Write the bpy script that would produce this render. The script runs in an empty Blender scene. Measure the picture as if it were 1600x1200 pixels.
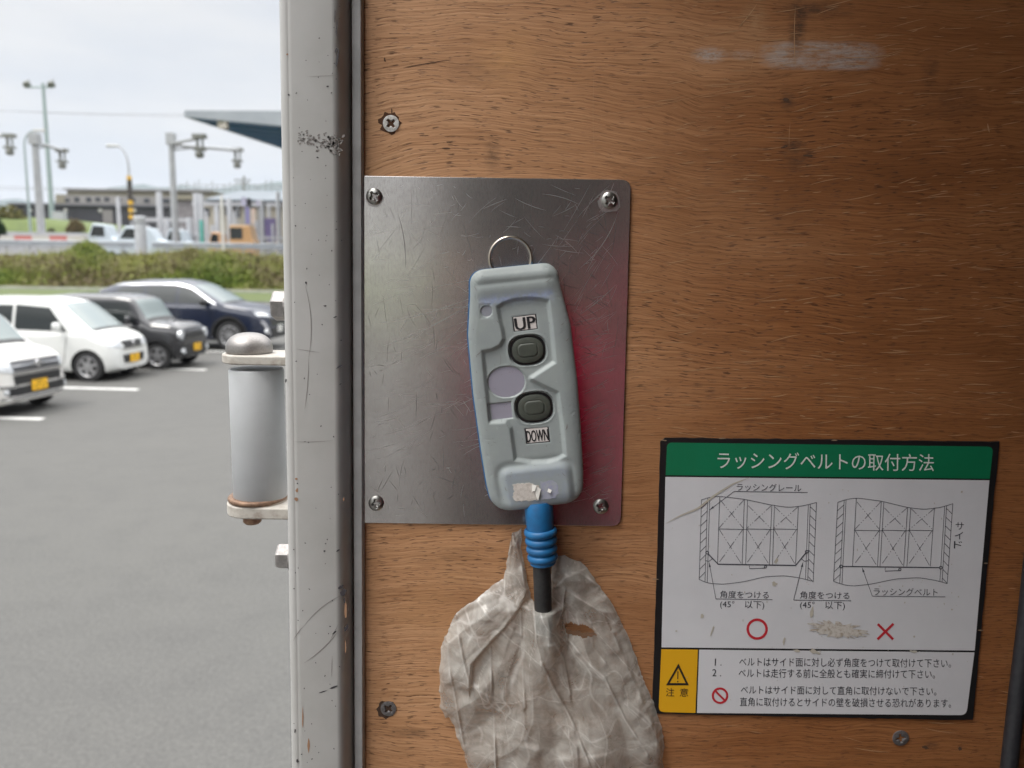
import bpy, math, random
import numpy as np
from mathutils import Vector, Matrix
from mathutils.bvhtree import BVHTree

random.seed(7); RNG = np.random.default_rng(7)
scene = bpy.context.scene
COL = scene.collection
R = math.radians

# ------------------------------------------------------------------ camera
CAM_Z = 2.42
FPX = 1230.0                      # focal length in photo pixels (1600 wide)
PITCH, ROLL = R(8.5), R(0.9)
Fv = Vector((0, math.cos(PITCH), -math.sin(PITCH)))
R0 = Vector((1, 0, 0)); U0 = Vector((0, math.sin(PITCH), math.cos(PITCH)))
Rv = R0*math.cos(ROLL) + U0*math.sin(ROLL)
Uv = -R0*math.sin(ROLL) + U0*math.cos(ROLL)
CAM = Vector((0, 0, CAM_Z))
cd = bpy.data.cameras.new('camera'); cam = bpy.data.objects.new('camera', cd); COL.objects.link(cam)
cd.sensor_width = 36; cd.lens = FPX/1600*36; cd.clip_start = .02; cd.clip_end = 20000
cam.matrix_world = Matrix(((Rv.x, Uv.x, -Fv.x, CAM.x), (Rv.y, Uv.y, -Fv.y, CAM.y), (Rv.z, Uv.z, -Fv.z, CAM.z), (0, 0, 0, 1)))
cd.dof.use_dof = True; cd.dof.focus_distance = .53; cd.dof.aperture_fstop = 9.0
scene.camera = cam

# ------------------------------------------------------------------ world (overcast) and sun
SUN_EL, SUN_AZ = R(62), R(-125)   # azimuth measured from +Y towards +X
w = bpy.data.worlds.new('World'); scene.world = w; w.use_nodes = True
nt = w.node_tree; nt.nodes.clear()
def wn(t, **k):
    n = nt.nodes.new(t)
    for a, b in k.items(): setattr(n, a, b)
    return n
sky = wn('ShaderNodeTexSky', sky_type='NISHITA', sun_disc=False, sun_elevation=SUN_EL, sun_rotation=SUN_AZ, dust_density=3.0)
bg1 = wn('ShaderNodeBackground'); bg1.inputs[1].default_value = .1; nt.links.new(sky.outputs[0], bg1.inputs[0])
tc = wn('ShaderNodeTexCoord'); sep = wn('ShaderNodeSeparateXYZ'); nt.links.new(tc.outputs['Generated'], sep.inputs[0])
mr = wn('ShaderNodeMapRange'); mr.inputs[1].default_value = .33; mr.inputs[2].default_value = .70; mr.inputs[3].default_value = .53; mr.inputs[4].default_value = 2.9
nt.links.new(sep.outputs[2], mr.inputs[0])
mp = wn('ShaderNodeMapping'); mp.inputs['Scale'].default_value = (2.2, 2.2, 9); nt.links.new(tc.outputs['Generated'], mp.inputs[0])
nz = wn('ShaderNodeTexNoise'); nz.inputs['Scale'].default_value = 1.6; nz.inputs['Detail'].default_value = 6; nz.inputs['Roughness'].default_value = .55
nt.links.new(mp.outputs[0], nz.inputs[0])
cr = wn('ShaderNodeValToRGB'); cr.color_ramp.elements[0].position = .38; cr.color_ramp.elements[0].color = (.955, .97, .99, 1)
cr.color_ramp.elements[1].position = .62; cr.color_ramp.elements[1].color = (1.08, 1.065, 1.04, 1); nt.links.new(nz.outputs[0], cr.inputs[0])
bg2 = wn('ShaderNodeBackground'); nt.links.new(cr.outputs[0], bg2.inputs[0]); nt.links.new(mr.outputs[0], bg2.inputs[1])
mx = wn('ShaderNodeMixShader'); mx.inputs[0].default_value = .88
nt.links.new(bg1.outputs[0], mx.inputs[1]); nt.links.new(bg2.outputs[0], mx.inputs[2])
wo = wn('ShaderNodeOutputWorld'); nt.links.new(mx.outputs[0], wo.inputs[0])

sl = bpy.data.lights.new('sun', 'SUN'); sl.energy = 1.5; sl.angle = R(18); sl.color = (1, .96, .9)
so = bpy.data.objects.new('sun', sl); COL.objects.link(so)
sd = Vector((math.sin(SUN_AZ)*math.cos(SUN_EL), math.cos(SUN_AZ)*math.cos(SUN_EL), math.sin(SUN_EL)))
so.rotation_euler = sd.to_track_quat('Z', 'Y').to_euler(); so.location = (0, 0, 30)

scene.view_settings.view_transform = 'Standard'; scene.view_settings.look = 'None'
scene.view_settings.exposure = 0.62; scene.view_settings.gamma = 1.0; scene.view_settings.use_curve_mapping = False
scene.cycles.use_denoising = True; scene.cycles.max_bounces = 8; scene.cycles.diffuse_bounces = 5
scene.cycles.sample_clamp_indirect = 6.0

# ------------------------------------------------------------------ pixel -> place helpers
def P(px, py, Y):
    d = Fv*FPX + Rv*(px-800) - Uv*(py-600)
    return CAM + d*(Y/d.y)
def G(px, py, z=0.0):
    d = Fv*FPX + Rv*(px-800) - Uv*(py-600)
    return CAM + d*((z-CAM_Z)/d.z)
D = .54                                        # the plywood face
def PA(pts, Y):                                 # many pixels -> array on a plane Y
    a = np.asarray(pts, float)
    F_, R_, U_ = np.array(Fv), np.array(Rv), np.array(Uv)
    d = F_*FPX + (a[:, 0:1]-800)*R_ - (a[:, 1:2]-600)*U_
    return np.array(CAM) + d*(Y/d[:, 1:2])
PX = (P(801, 600, D)-P(800, 600, D)).x          # metres per pixel on the plywood

# ------------------------------------------------------------------ materials
def nn(t, ty, **k):
    n = t.nodes.new(ty)
    for a, b in k.items(): setattr(n, a, b)
    return n
class NT:
    def __init__(s, name):
        s.m = bpy.data.materials.new(name); s.m.use_nodes = True; s.t = s.m.node_tree
        s.b = s.t.nodes['Principled BSDF']; s.tc = nn(s.t, 'ShaderNodeTexCoord')
    def link(s, a, b): s.t.links.new(a, b)
    def coord(s, scale=(1, 1, 1), rot=(0, 0, 0), src=None):
        m = nn(s.t, 'ShaderNodeMapping'); m.inputs['Scale'].default_value = scale; m.inputs['Rotation'].default_value = rot
        s.link(src or s.tc.outputs['Object'], m.inputs[0]); return m.outputs[0]
    def noise(s, vec, scale=1, detail=3, rough=.5, dist=0):
        n = nn(s.t, 'ShaderNodeTexNoise'); n.inputs['Scale'].default_value = scale; n.inputs['Detail'].default_value = detail
        n.inputs['Roughness'].default_value = rough; n.inputs['Distortion'].default_value = dist
        s.link(vec, n.inputs['Vector']); return n.outputs[0]
    def ramp(s, v, stops):
        r = nn(s.t, 'ShaderNodeValToRGB'); e = r.color_ramp.elements
        while len(e) < len(stops): e.new(.5)
        for q, (p, c) in zip(e, stops): q.position = p; q.color = (c, c, c, 1) if not hasattr(c, '__len__') else (*c[:3], 1)
        s.link(v, r.inputs[0]); return r.outputs[0]
    def mix(s, f, a, b, mode='MIX'):
        n = nn(s.t, 'ShaderNodeMix', data_type='RGBA', blend_type=mode)
        for v, i in ((f, 0), (a, 6), (b, 7)):
            if hasattr(v, 'is_linked'): s.link(v, n.inputs[i])
            elif i == 0: n.inputs[0].default_value = v
            else: n.inputs[i].default_value = (*v[:3], 1)
        return n.outputs[2]
    def math(s, op, a, b=0, clamp=False):
        n = nn(s.t, 'ShaderNodeMath', operation=op, use_clamp=clamp)
        for v, i in ((a, 0), (b, 1)):
            if hasattr(v, 'is_linked'): s.link(v, n.inputs[i])
            else: n.inputs[i].default_value = v
        return n.outputs[0]
    def bump(s, h, strength=.3, dist=.001, nrm=None):
        n = nn(s.t, 'ShaderNodeBump'); n.inputs['Strength'].default_value = strength; n.inputs['Distance'].default_value = dist
        s.link(h, n.inputs['Height'])
        if nrm: s.link(nrm, n.inputs['Normal'])
        s.link(n.outputs[0], s.b.inputs['Normal']); return n.outputs[0]
    def set(s, **k):
        for a, v in k.items():
            i = s.b.inputs[{'col': 'Base Color', 'rough': 'Roughness', 'metal': 'Metallic', 'spec': 'Specular IOR Level', 'coat': 'Coat Weight', 'trans': 'Transmission Weight', 'alpha': 'Alpha', 'aniso': 'Anisotropic'}[a]]
            if hasattr(v, 'is_linked'): s.link(v, i)
            elif hasattr(v, '__len__'): i.default_value = (*v[:3], 1)
            else: i.default_value = v
        return s.m
def M(name, col, rough=.5, metal=0, col2=None, vs=20, bump=0, bs=200, bd=.001, coat=0, spec=None, lo=.4, hi=.65):
    t = NT(name)
    if col2 is not None:
        f = t.ramp(t.noise(t.coord(), vs, 5, .6), [(lo, 0), (hi, 1)])
        t.set(col=t.mix(f, col, col2))
    else: t.set(col=col)
    t.set(rough=rough, metal=metal, coat=coat)
    if spec is not None: t.set(spec=spec)
    if bump: t.bump(t.noise(t.coord(), bs, 4, .6), bump, bd)
    return t.m

# ------------------------------------------------------------------ object helpers
WL = {}
def tag(o, label, cat, group=None, kind=None):
    o['label'] = label; o['category'] = cat
    if group: o['group'] = group
    if kind: o['kind'] = kind
    return o
def thing(name, label, cat, loc=(0, 0, 0), group=None, rz=0, local=False):
    o = bpy.data.objects.new(name, None); COL.objects.link(o); o.location = loc; o.rotation_euler = (0, 0, rz)
    o.empty_display_size = .1
    WL[o.name] = Vector((0, 0, 0)) if local else Vector(loc)
    return tag(o, label, cat, group)
def mesh(name, V, F, mat, parent=None, smooth=None, loc=None):
    V = np.asarray([tuple(v) for v in V], float)
    off = WL[parent.name] if parent is not None else Vector(loc if loc is not None else (0, 0, 0))
    me = bpy.data.meshes.new(name); me.from_pydata((V-np.array(off)).tolist(), [], [tuple(int(i) for i in f) for f in F])
    for m in (mat if isinstance(mat, (list, tuple)) else [mat]): me.materials.append(m)
    if smooth is not None:
        me.polygons.foreach_set('use_smooth', [True]*len(me.polygons))
        if smooth < 180: me.set_sharp_from_angle(angle=R(smooth))
    me.update()
    o = bpy.data.objects.new(name, me); COL.objects.link(o)
    if parent is not None: o.parent = parent
    elif loc is not None: o.location = loc
    WL[o.name] = Vector(off)
    return o
def structure(o): o['kind'] = 'structure'; return o
class MB:
    def __init__(s): s.V = []; s.F = []
    def add(s, V, F):
        k = len(s.V); s.V += [tuple(v) for v in V]; s.F += [tuple(i+k for i in f) for f in F]; return s
    def box(s, x0, x1, y0, y1, z0, z1):
        return s.add([(x, y, z) for z in (z0, z1) for y in (y0, y1) for x in (x0, x1)],
                     [(0, 2, 3, 1), (4, 5, 7, 6), (0, 1, 5, 4), (2, 6, 7, 3), (0, 4, 6, 2), (1, 3, 7, 5)])
    def quad(s, *p): return s.add(p, [(0, 1, 2, 3)])
    def tube(s, pts, r, n=10, caps=True):
        pts = [Vector(p) for p in pts]; rs = r if hasattr(r, '__len__') else [r]*len(pts); V = []; F = []
        prev = None
        for i, p in enumerate(pts):
            t = (pts[min(i+1, len(pts)-1)]-pts[max(i-1, 0)]).normalized()
            a = prev if prev is not None else (Vector((0, 0, 1)) if abs(t.z) < .9 else Vector((1, 0, 0)))
            u = (a-t*a.dot(t)).normalized(); v = t.cross(u); prev = u
            V += [p+(u*math.cos(k*2*math.pi/n)+v*math.sin(k*2*math.pi/n))*rs[i] for k in range(n)]
        for i in range(len(pts)-1):
            F += [(i*n+k, i*n+(k+1) % n, (i+1)*n+(k+1) % n, (i+1)*n+k) for k in range(n)]
        if caps: F += [tuple(range(n-1, -1, -1)), tuple(range((len(pts)-1)*n, len(pts)*n))]
        return s.add(V, F)
    def lathe(s, prof, c, axis='Z', n=32, u=None):      # prof: (r, h) along axis from point c
        c = Vector(c); ax = {'X': Vector((1, 0, 0)), 'Y': Vector((0, 1, 0)), 'Z': Vector((0, 0, 1))}[axis] if isinstance(axis, str) else Vector(axis).normalized()
        a = Vector((0, 0, 1)) if abs(ax.z) < .9 else Vector((1, 0, 0))
        u = (a-ax*a.dot(ax)).normalized(); v = ax.cross(u); V = []; F = []
        for r, h in prof: V += [c+ax*h+(u*math.cos(k*2*math.pi/n)+v*math.sin(k*2*math.pi/n))*max(r, 1e-6) for k in range(n)]
        for i in range(len(prof)-1): F += [(i*n+k, i*n+(k+1) % n, (i+1)*n+(k+1) % n, (i+1)*n+k) for k in range(n)]
        F += [tuple(range(n-1, -1, -1)), tuple(range((len(prof)-1)*n, len(prof)*n))]
        return s.add(V, F)
    def prism(s, poly, y0, y1):                          # poly of (x, z), extruded in Y
        n = len(poly)
        V = [(x, y0, z) for x, z in poly]+[(x, y1, z) for x, z in poly]
        return s.add(V, [tuple(range(n)), tuple(range(2*n-1, n-1, -1))]+[(i, i+n, (i+1) % n+n, (i+1) % n) for i in range(n)])
    def obj(s, name, mat, parent=None, smooth=None, loc=None): return mesh(name, s.V, s.F, mat, parent, smooth, loc)
def slab(px, Y, th):                                     # pixel outline at plane Y, extruded back by th
    a = PA(px, Y); n = len(a); b = a.copy(); b[:, 1] += th
    return np.vstack([a, b]), [tuple(range(n))]+[tuple(range(2*n-1, n-1, -1))]+[(i, i+n, (i+1) % n+n, (i+1) % n) for i in range(n)]
def rounded(corners, r, n=6):
    out = []; k = len(corners)
    rs = r if hasattr(r, '__len__') else [r]*k
    for i in range(k):
        p = np.array(corners[i], float); a = np.array(corners[i-1], float); b = np.array(corners[(i+1) % k], float)
        if rs[i] <= 0: out.append(tuple(p)); continue
        ua = (a-p)/np.linalg.norm(a-p); ub = (b-p)/np.linalg.norm(b-p)
        p0, p1 = p+ua*rs[i], p+ub*rs[i]
        for j in range(n+1):
            t = j/n; out.append(tuple((1-t)**2*p0+2*t*(1-t)*p+t*t*p1))
    return out
def sdf(poly, X, Y):                                     # signed distance, negative inside
    p = np.asarray(poly, float); q = np.roll(p, -1, 0); d = np.full(X.shape, 1e9); ins = np.zeros(X.shape, bool)
    for (ax, ay), (bx, by) in zip(p, q):
        ex, ey = bx-ax, by-ay; L = ex*ex+ey*ey+1e-12
        t = np.clip(((X-ax)*ex+(Y-ay)*ey)/L, 0, 1)
        d = np.minimum(d, np.hypot(X-ax-t*ex, Y-ay-t*ey))
        c = (ay > Y) != (by > Y)
        ins ^= c & (X < ex*(Y-ay)/(by-ay if by != ay else 1e-12)+ax)
    return np.where(ins, -d, d)
def sdline(pts, X, Y):
    d = np.full(X.shape, 1e9); s = np.zeros(X.shape); p = np.asarray(pts, float)
    for (ax, ay), (bx, by) in zip(p[:-1], p[1:]):
        ex, ey = bx-ax, by-ay; L = ex*ex+ey*ey+1e-12
        t = np.clip(((X-ax)*ex+(Y-ay)*ey)/L, 0, 1); dd = np.hypot(X-ax-t*ex, Y-ay-t*ey)
        sg = np.sign(ex*(Y-ay)-ey*(X-ax)); m = dd < d
        d = np.where(m, dd, d); s = np.where(m, sg, s)
    return d, s
def sstep(a, b, x):
    t = np.clip((x-a)/(b-a), 0, 1); return t*t*(3-2*t)
def vnoise(X, Y, sc, seed=0):
    rg = np.random.default_rng(seed); g = rg.random((256, 256))
    x, y = X/sc, Y/sc; i, j = np.floor(x).astype(int), np.floor(y).astype(int); u, v = x-i, y-j
    u, v = u*u*(3-2*u), v*v*(3-2*v); i &= 255; j &= 255; i1, j1 = (i+1) & 255, (j+1) & 255
    return (g[i, j]*(1-u)+g[i1, j]*u)*(1-v)+(g[i, j1]*(1-u)+g[i1, j1]*u)*v
def stroke(mb, pts, wd, Y, taper=False):                 # flat line of pixel width wd on plane Y
    p = np.asarray(pts, float); n = len(p); t = np.zeros_like(p)
    t[1:-1] = p[2:]-p[:-2]; t[0] = p[1]-p[0]; t[-1] = p[-1]-p[-2]; t /= np.linalg.norm(t, axis=1)[:, None]+1e-9
    nr = np.stack([-t[:, 1], t[:, 0]], 1); hw = np.full(n, wd/2)
    if taper: hw = hw*np.maximum(.15, np.sin(np.linspace(.12, math.pi-.12, n)))
    V = PA(np.vstack([p+nr*hw[:, None], p-nr*hw[:, None]]), Y)
    mb.add(V, [(i, i+1, n+i+1, n+i) for i in range(n-1)])
def curve(a, b, bow=0, n=7):
    a, b = np.array(a, float), np.array(b, float); t = np.linspace(0, 1, n)[:, None]; e = b-a
    return a+e*t+np.array([-e[1], e[0]])*bow*4*t*(1-t)
def blob(mb, cx, cy, rx, ry, Y, n=9, jag=.35, rot=0):
    an = np.linspace(0, 2*math.pi, n, endpoint=False); rr = 1+jag*(RNG.random(n)*2-1)
    x, y = rx*rr*np.cos(an), ry*rr*np.sin(an); c, s = math.cos(rot), math.sin(rot)
    mb.add(PA(np.stack([cx+x*c-y*s, cy+x*s+y*c], 1), Y), [tuple(range(n))])
def text(body, x0, y0, x1, y1, ht, Y, mb):               # baseline (x0,y0)-(x1,y1) in photo pixels, ht = pixel height
    cu = bpy.data.curves.new('t', 'FONT'); cu.body = body; cu.resolution_u = 3
    o = bpy.data.objects.new('t', cu); COL.objects.link(o)
    dg = bpy.context.evaluated_depsgraph_get(); me = bpy.data.meshes.new_from_object(o.evaluated_get(dg))
    V = np.array([v.co[:2] for v in me.vertices]); F = [tuple(p.vertices) for p in me.polygons]
    bpy.data.objects.remove(o); bpy.data.curves.remove(cu); bpy.data.meshes.remove(me)
    lo, hi = V.min(0), V.max(0); u = (V[:, 0]-lo[0])/(hi[0]-lo[0]); v = (V[:, 1]-lo[1])/(hi[1]-lo[1])
    e = np.array([x1-x0, y1-y0], float); up = np.array([e[1], -e[0]])/np.linalg.norm(e)*ht
    px = np.array([x0, y0])+u[:, None]*e+v[:, None]*up
    mb.add(PA(px, Y), F)
# ------------------------------------------------------------------ near materials
def wood_material():
    t = NT('plywood'); L = t.link
    o = t.tc.outputs['Object']
    # grain direction drifts slowly: add a slow noise of x,z to z
    slow = t.noise(t.coord((.35, 1, 1.3)), 5.5, 1, .4)
    sl2 = t.noise(t.coord((1, 1, 1)), 16, 2, .5)
    sp = nn(t.t, 'ShaderNodeSeparateXYZ'); L(o, sp.inputs[0])
    z2 = t.math('ADD', sp.outputs[2], t.math('MULTIPLY', slow, .07))
    z2 = t.math('ADD', z2, t.math('MULTIPLY', sl2, .012))
    # upper left: grain climbs to the right
    dx = t.math('ADD', sp.outputs[0], .10); dz = t.math('SUBTRACT', CAM_Z+.06, sp.outputs[2])
    ex = t.math('SUBTRACT', 1.0, t.math('MULTIPLY', t.math('ABSOLUTE', dx), 4.5), True)
    ez = t.math('SUBTRACT', 1.0, t.math('MULTIPLY', t.math('ABSOLUTE', dz), 7.0), True)
    z2 = t.math('SUBTRACT', z2, t.math('MULTIPLY', t.math('MULTIPLY', ex, ez), t.math('MULTIPLY', dx, .30)))
    cb = nn(t.t, 'ShaderNodeCombineXYZ'); L(sp.outputs[0], cb.inputs[0]); L(z2, cb.inputs[2]); g = cb.outputs[0]
    bands = t.noise(t.coord((2.2, 1, 34), src=g), 1, 4, .6)
    fine = t.noise(t.coord((20, 1, 950), src=g), 1, 3, .6)
    pores = t.noise(t.coord((105, 1, 1150), src=g), 1, 2, .5)
    pores2 = t.noise(t.coord((60, 1, 900), src=g), 1.37, 2, .5)
    blot = t.noise(t.coord((7, 1, 11)), 1, 4, .6)
    c = t.ramp(bands, [(.25, (.40, .205, .095)), (.5, (.51, .275, .138)), (.75, (.60, .35, .19))])
    c = t.mix(t.ramp(fine, [(.30, .75), (.58, 0)]), c, (.25, .115, .046))
    c = t.mix(t.ramp(fine, [(.60, 0), (.80, .55)]), c, (.68, .42, .24))
    c = t.mix(t.ramp(blot, [(.52, 0), (.75, .48)]), c, (.24, .105, .036))
    c = t.mix(t.ramp(blot, [(.22, .35), (.42, 0)]), c, (.52, .29, .13))
    pv = t.noise(t.coord((6, 1, 14)), 1, 2, .5)
    pm = t.math('MULTIPLY', t.ramp(pores, [(.59, 0), (.645, .75)]), t.ramp(pv, [(.30, .2), (.58, 1)]))
    c = t.mix(pm, c, (.085, .036, .015))
    pm2 = t.math('MULTIPLY', t.ramp(pores2, [(.62, 0), (.67, .5)]), t.ramp(pv, [(.42, 1), (.62, .25)]))
    c = t.mix(pm2, c, (.10, .045, .02))
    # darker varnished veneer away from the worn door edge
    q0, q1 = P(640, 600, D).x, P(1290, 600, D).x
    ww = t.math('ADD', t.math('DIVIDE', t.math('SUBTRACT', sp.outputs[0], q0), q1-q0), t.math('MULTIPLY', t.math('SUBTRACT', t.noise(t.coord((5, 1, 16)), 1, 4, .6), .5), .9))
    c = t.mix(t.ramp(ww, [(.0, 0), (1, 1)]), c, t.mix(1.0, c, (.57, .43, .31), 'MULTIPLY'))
    def mask(px, py, rx, ry, soft, nsc, rough=.6, hard=.0, sx=1):
        q = P(px, py, D)
        m = nn(t.t, 'ShaderNodeMapping', vector_type='POINT')
        s_ = (1/(rx*PX), 0, 1/(ry*PX)); m.inputs['Scale'].default_value = s_
        m.inputs['Location'].default_value = (-q.x*s_[0], 0, -q.z*s_[2]); L(o, m.inputs[0])
        ln = nn(t.t, 'ShaderNodeVectorMath', operation='LENGTH')
        if hard:                                      # squared-off patch
            ab = nn(t.t, 'ShaderNodeVectorMath', operation='ABSOLUTE'); L(m.outputs[0], ab.inputs[0])
            pw = nn(t.t, 'ShaderNodeVectorMath', operation='MULTIPLY'); L(ab.outputs[0], pw.inputs[0]); L(ab.outputs[0], pw.inputs[1])
            L(pw.outputs[0], ln.inputs[0])
        else: L(m.outputs[0], ln.inputs[0])
        e = t.ramp(ln.outputs['Value'], [(max(0, 1-soft), 1), (1, 0)])
        n = t.ramp(t.noise(t.coord((nsc*sx, 1, nsc*3)), 1, 4, .7), [(.36, .15), (.60, 1)])
        return t.math('MULTIPLY', e, n)
    gr = (.42, .40, .38); bk = (.040, .026, .020)
    for a, cc, k in (
        (mask(1284, 87, 96, 22, .5, 120, hard=1), gr, .6), (mask(1108, 86, 30, 14, .7, 400), gr, .7), (mask(1160, 86, 26, 9, .8, 300), gr, .4),
        (mask(1246, 40, 16, 48, .7, 130), bk, .75), (mask(1275, 15, 70, 14, .9, 130), bk, .7), (mask(1232, 158, 14, 16, .8, 160), bk, .7),
        (mask(1240, 228, 22, 14, .8, 160), bk, .8), (mask(1246, 250, 30, 22, .9, 160), bk, .55), (mask(1452, 110, 16, 26, .9, 110), bk, .6),
        (mask(1480, 160, 60, 40, 1, 90), bk, .35), (mask(770, 240, 16, 34, .9, 160), bk, .55), (mask(745, 110, 60, 26, 1, 90), bk, .28),
        (mask(880, 892, 70, 40, 1, 70), bk, .5), (mask(640, 1145, 46, 13, .9, 120), bk, .55), (mask(700, 870, 70, 26, 1, 90), bk, .25),
        (mask(1180, 30, 26, 32, .9, 260), (.5, .33, .18), .35), (mask(790, 92, 60, 60, 1, 60), (.62, .34, .13), .35), (mask(1455, 1165, 16, 10, .8, 200), bk, .7)):
        c = t.mix(t.math('MULTIPLY', a, k), c, cc)
    rg = t.ramp(fine, [(.3, .62), (.7, .46)])
    t.set(col=c, rough=rg, spec=.35)
    h = t.math('SUBTRACT', t.math('MULTIPLY', fine, .6), pm)
    t.bump(h, .55, .0007)
    return t.m
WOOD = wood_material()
def steel_material():
    t = NT('brushed_steel')
    n1 = t.noise(t.coord((30, 1, 30)), 1, 5, .65); n2 = t.noise(t.coord((900, 1, 260)), 1, 3, .6); n3 = t.noise(t.coord((1500, 1, 1500)), 1, 2)
    c = t.mix(t.ramp(n1, [(.35, 0), (.7, 1)]), (.62, .60, .59), (.53, .51, .50))
    c = t.mix(t.ramp(n2, [(.47, 0), (.70, .6)]), c, (.38, .35, .345))
    t.set(col=c, metal=.88, rough=t.ramp(n1, [(.3, .16), (.7, .23)]))
    t.bump(t.math('ADD', n2, t.math('MULTIPLY', n3, .5)), .05, .0003); return t.m
STEEL = steel_material()
POST = M('grey_gloss_paint', (.41, .405, .395), .42, 0, (.36, .355, .34), 14, .05, 600, .0004)
SEAL = M('grey_rubber_seal', (.42, .42, .415), .55, 0, (.35, .35, .345), 60)
DARKGAP = M('dark_grime', (.03, .025, .022), .8)
CHIP = M('bare_dark_chip', (.035, .03, .035), .6)
CHIPG = M('grey_scuff', (.20, .185, .175), .7)
RUST = M('rust_stain', (.30, .17, .10), .8)
SHELL_ = M('grey_blue_plastic', (.335, .375, .392), .50, 0, (.30, .335, .365), 60, .12, 1500, .0003)
WORN = M('worn_blue_plastic', (.26, .31, .44), .6)
BLUE = M('blue_rubber', (.012, .135, .33), .5, 0, (.014, .10, .25), 120)
BUTTON = M('olive_rubber', (.062, .070, .056), .5, 0, (.05, .056, .047), 120)
BLACK = M('black_rubber', (.012, .012, .013), .5)
LILAC = M('lilac_label', (.30, .29, .35), .35)
WHITEL = M('white_label', (.62, .58, .56), .4)
INK = M('black_ink', (.012, .012, .014), .5)
ZINC = M('zinc_screw', (.42, .42, .40), .34, 1, (.30, .29, .27), 400)
DULLZ = M('dull_screw', (.20, .19, .19), .55, .6, (.13, .12, .12), 500)
WHITEZ = M('white_screw', (.62, .62, .60), .5, .2, (.40, .38, .35), 500)

# ------------------------------------------------------------------ the truck box around the camera
YF = .520
ZB = CAM_Z-1.42
pt, pb = P(437, 0, YF), P(457, 1200, YF)
def post_x(z): return pt.x-7*.00043+(pb.x-pt.x)*(z-pt.z)/(pb.z-pt.z)
sc = (P(541, 600, YF)-P(441, 600, YF)).x/100
Z0, Z1 = ZB+.005, ZB+2.25
prof = [(0, .60), (0, .535), (1.2, .5285), (4, .5235), (8, .5212), (13, .5203), (16.5, .52015), (17.5, .52025), (18.7, .52025), (19.6, .52005), (24, .52), (82, .52), (86, .5204), (90, .5216), (94, .5242), (98, .5285), (101, .5340), (102, .5395), (101, .60)]
V = []; zs = np.linspace(Z0, Z1, 24); n = len(prof)
for z in zs: V += [(post_x(z)+a*sc, y, z) for a, y in prof]
F = [(i*n+k, i*n+k+1, (i+1)*n+k+1, (i+1)*n+k) for i in range(len(zs)-1) for k in range(n-1)]
F += [(i*n+n-1, i*n, (i+1)*n, (i+1)*n+n-1) for i in range(len(zs)-1)]
post = thing('frame_post', 'grey painted steel door post with chipped paint between the car park and the plywood', 'post', (post_x(Z0), .56, Z0))
mesh('post_body', V, F, POST, post, 40)
# rubber seal strip between post and plywood
V = []
for z in zs:
    x0 = post_x(z)+102.5*sc; x1 = post_x(z)+121*sc; w_ = x1-x0
    V += [(x0, .5398, z), (x0+.06*w_, .5375, z), (x0+.16*w_, .5345, z), (x0+.5*w_, .5335, z), (x1-.14*w_, .5338, z), (x1-.02*w_, .536, z), (x1, .5398, z)]
F = [(i*7+k, i*7+k+1, (i+1)*7+k+1, (i+1)*7+k) for i in range(len(zs)-1) for k in range(6)]
mesh('seal_strip', V, F, SEAL, post, 50)
# chips, scuffs, scratches on the post face
mb = MB(); mg = MB(); YC = YF-.0002
for k in range(120):                                  # scuffed patch
    u = RNG.random()**.7; x = 462+u*74; y = 214+u*13+(RNG.normal()*(5+5*u))
    blob(mg, x, y, 1.2+2.2*RNG.random()*(.5+u), .7+1.2*RNG.random(), YC, 6, .4, -.5+RNG.normal()*.7)
for x, y, rx, ry, a in ((537, 925, 4.5, 6, .3), (533, 917, 5, 2, -.5), (538, 938, 1.6, 5, 0), (541, 981, 2.6, 6.5, .6), (523, 988, 4, 1.3, -.7), (527, 92, 1.5, 14, .1), (525, 78, 1.6, 4, .3), (512, 135, 2, 1.2, 0),
                        (496, 246, 2, 1.2, .4), (521, 1074, 6, 1.2, -.4), (504, 1081, 7, .8, -.3), (528, 860, 3, 1.2, -.6), (507, 861, 1.5, 1.5, 0), (461, 1142, 1.3, 3, 0), (464, 1189, 1.6, 3, 0), (530, 573, 6, 1.4, -.55), (508, 478, 3, 1, 0),
                        (532, 600, 2.4, 1, -.5), (524, 495, 3, .9, -.4), (478, 442, 1.5, 2, 0), (447, 595, 1.2, 3.5, .2), (451, 148, 1.4, 1.6, 0), (526, 44, 1, 12, .05), (523, 25, .8, 10, .05)):
    blob(mb, x, y, rx, ry, YC, 9, .35, a)
for k in range(90): blob(mb, 458+RNG.random()*76, RNG.random()*1200, .6+.9*RNG.random(), .5+.5*RNG.random(), YC, 6, .3, RNG.random()*3)
for p0, p1, b, wd in (((476, 443), (482, 560), -.06, 1.1), ((482, 560), (476, 640), -.02, .9), ((533, 930), (475, 978), .06, 1.2), ((475, 978), (458, 1002), .05, 1.1), ((530, 984), (475, 1036), -.05, 1.4), ((529, 975), (516, 1000), 0, .8), ((519, 1025), (518, 1058), 0, .8),
                      ((458, 690), (520, 688), .02, .6), ((462, 545), (500, 551), 0, .7), ((480, 120), (528, 117), 0, .5)):
    stroke(mg, curve(p0, p1, b, 9), wd, YC, True)
mb.obj('chipped_paint', CHIP, post); mg.obj('scuffed_paint', CHIPG, post)
mr_ = MB()
for x, y, rx, ry in ((464, 766, 2, 3), (463, 780, 3, 3), (537, 780, 1.5, 3), (473, 1120, 1, 14), (482, 1165, 2, 10), (449, 85, 1.5, 1.5), (540, 955, 2, 12), (540, 1010, 1, 9), (463, 748, 2.4, 2)):
    blob(mr_, x, y, rx, ry, YC, 8, .3)
mr_.obj('rust_stain', RUST, post)
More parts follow.
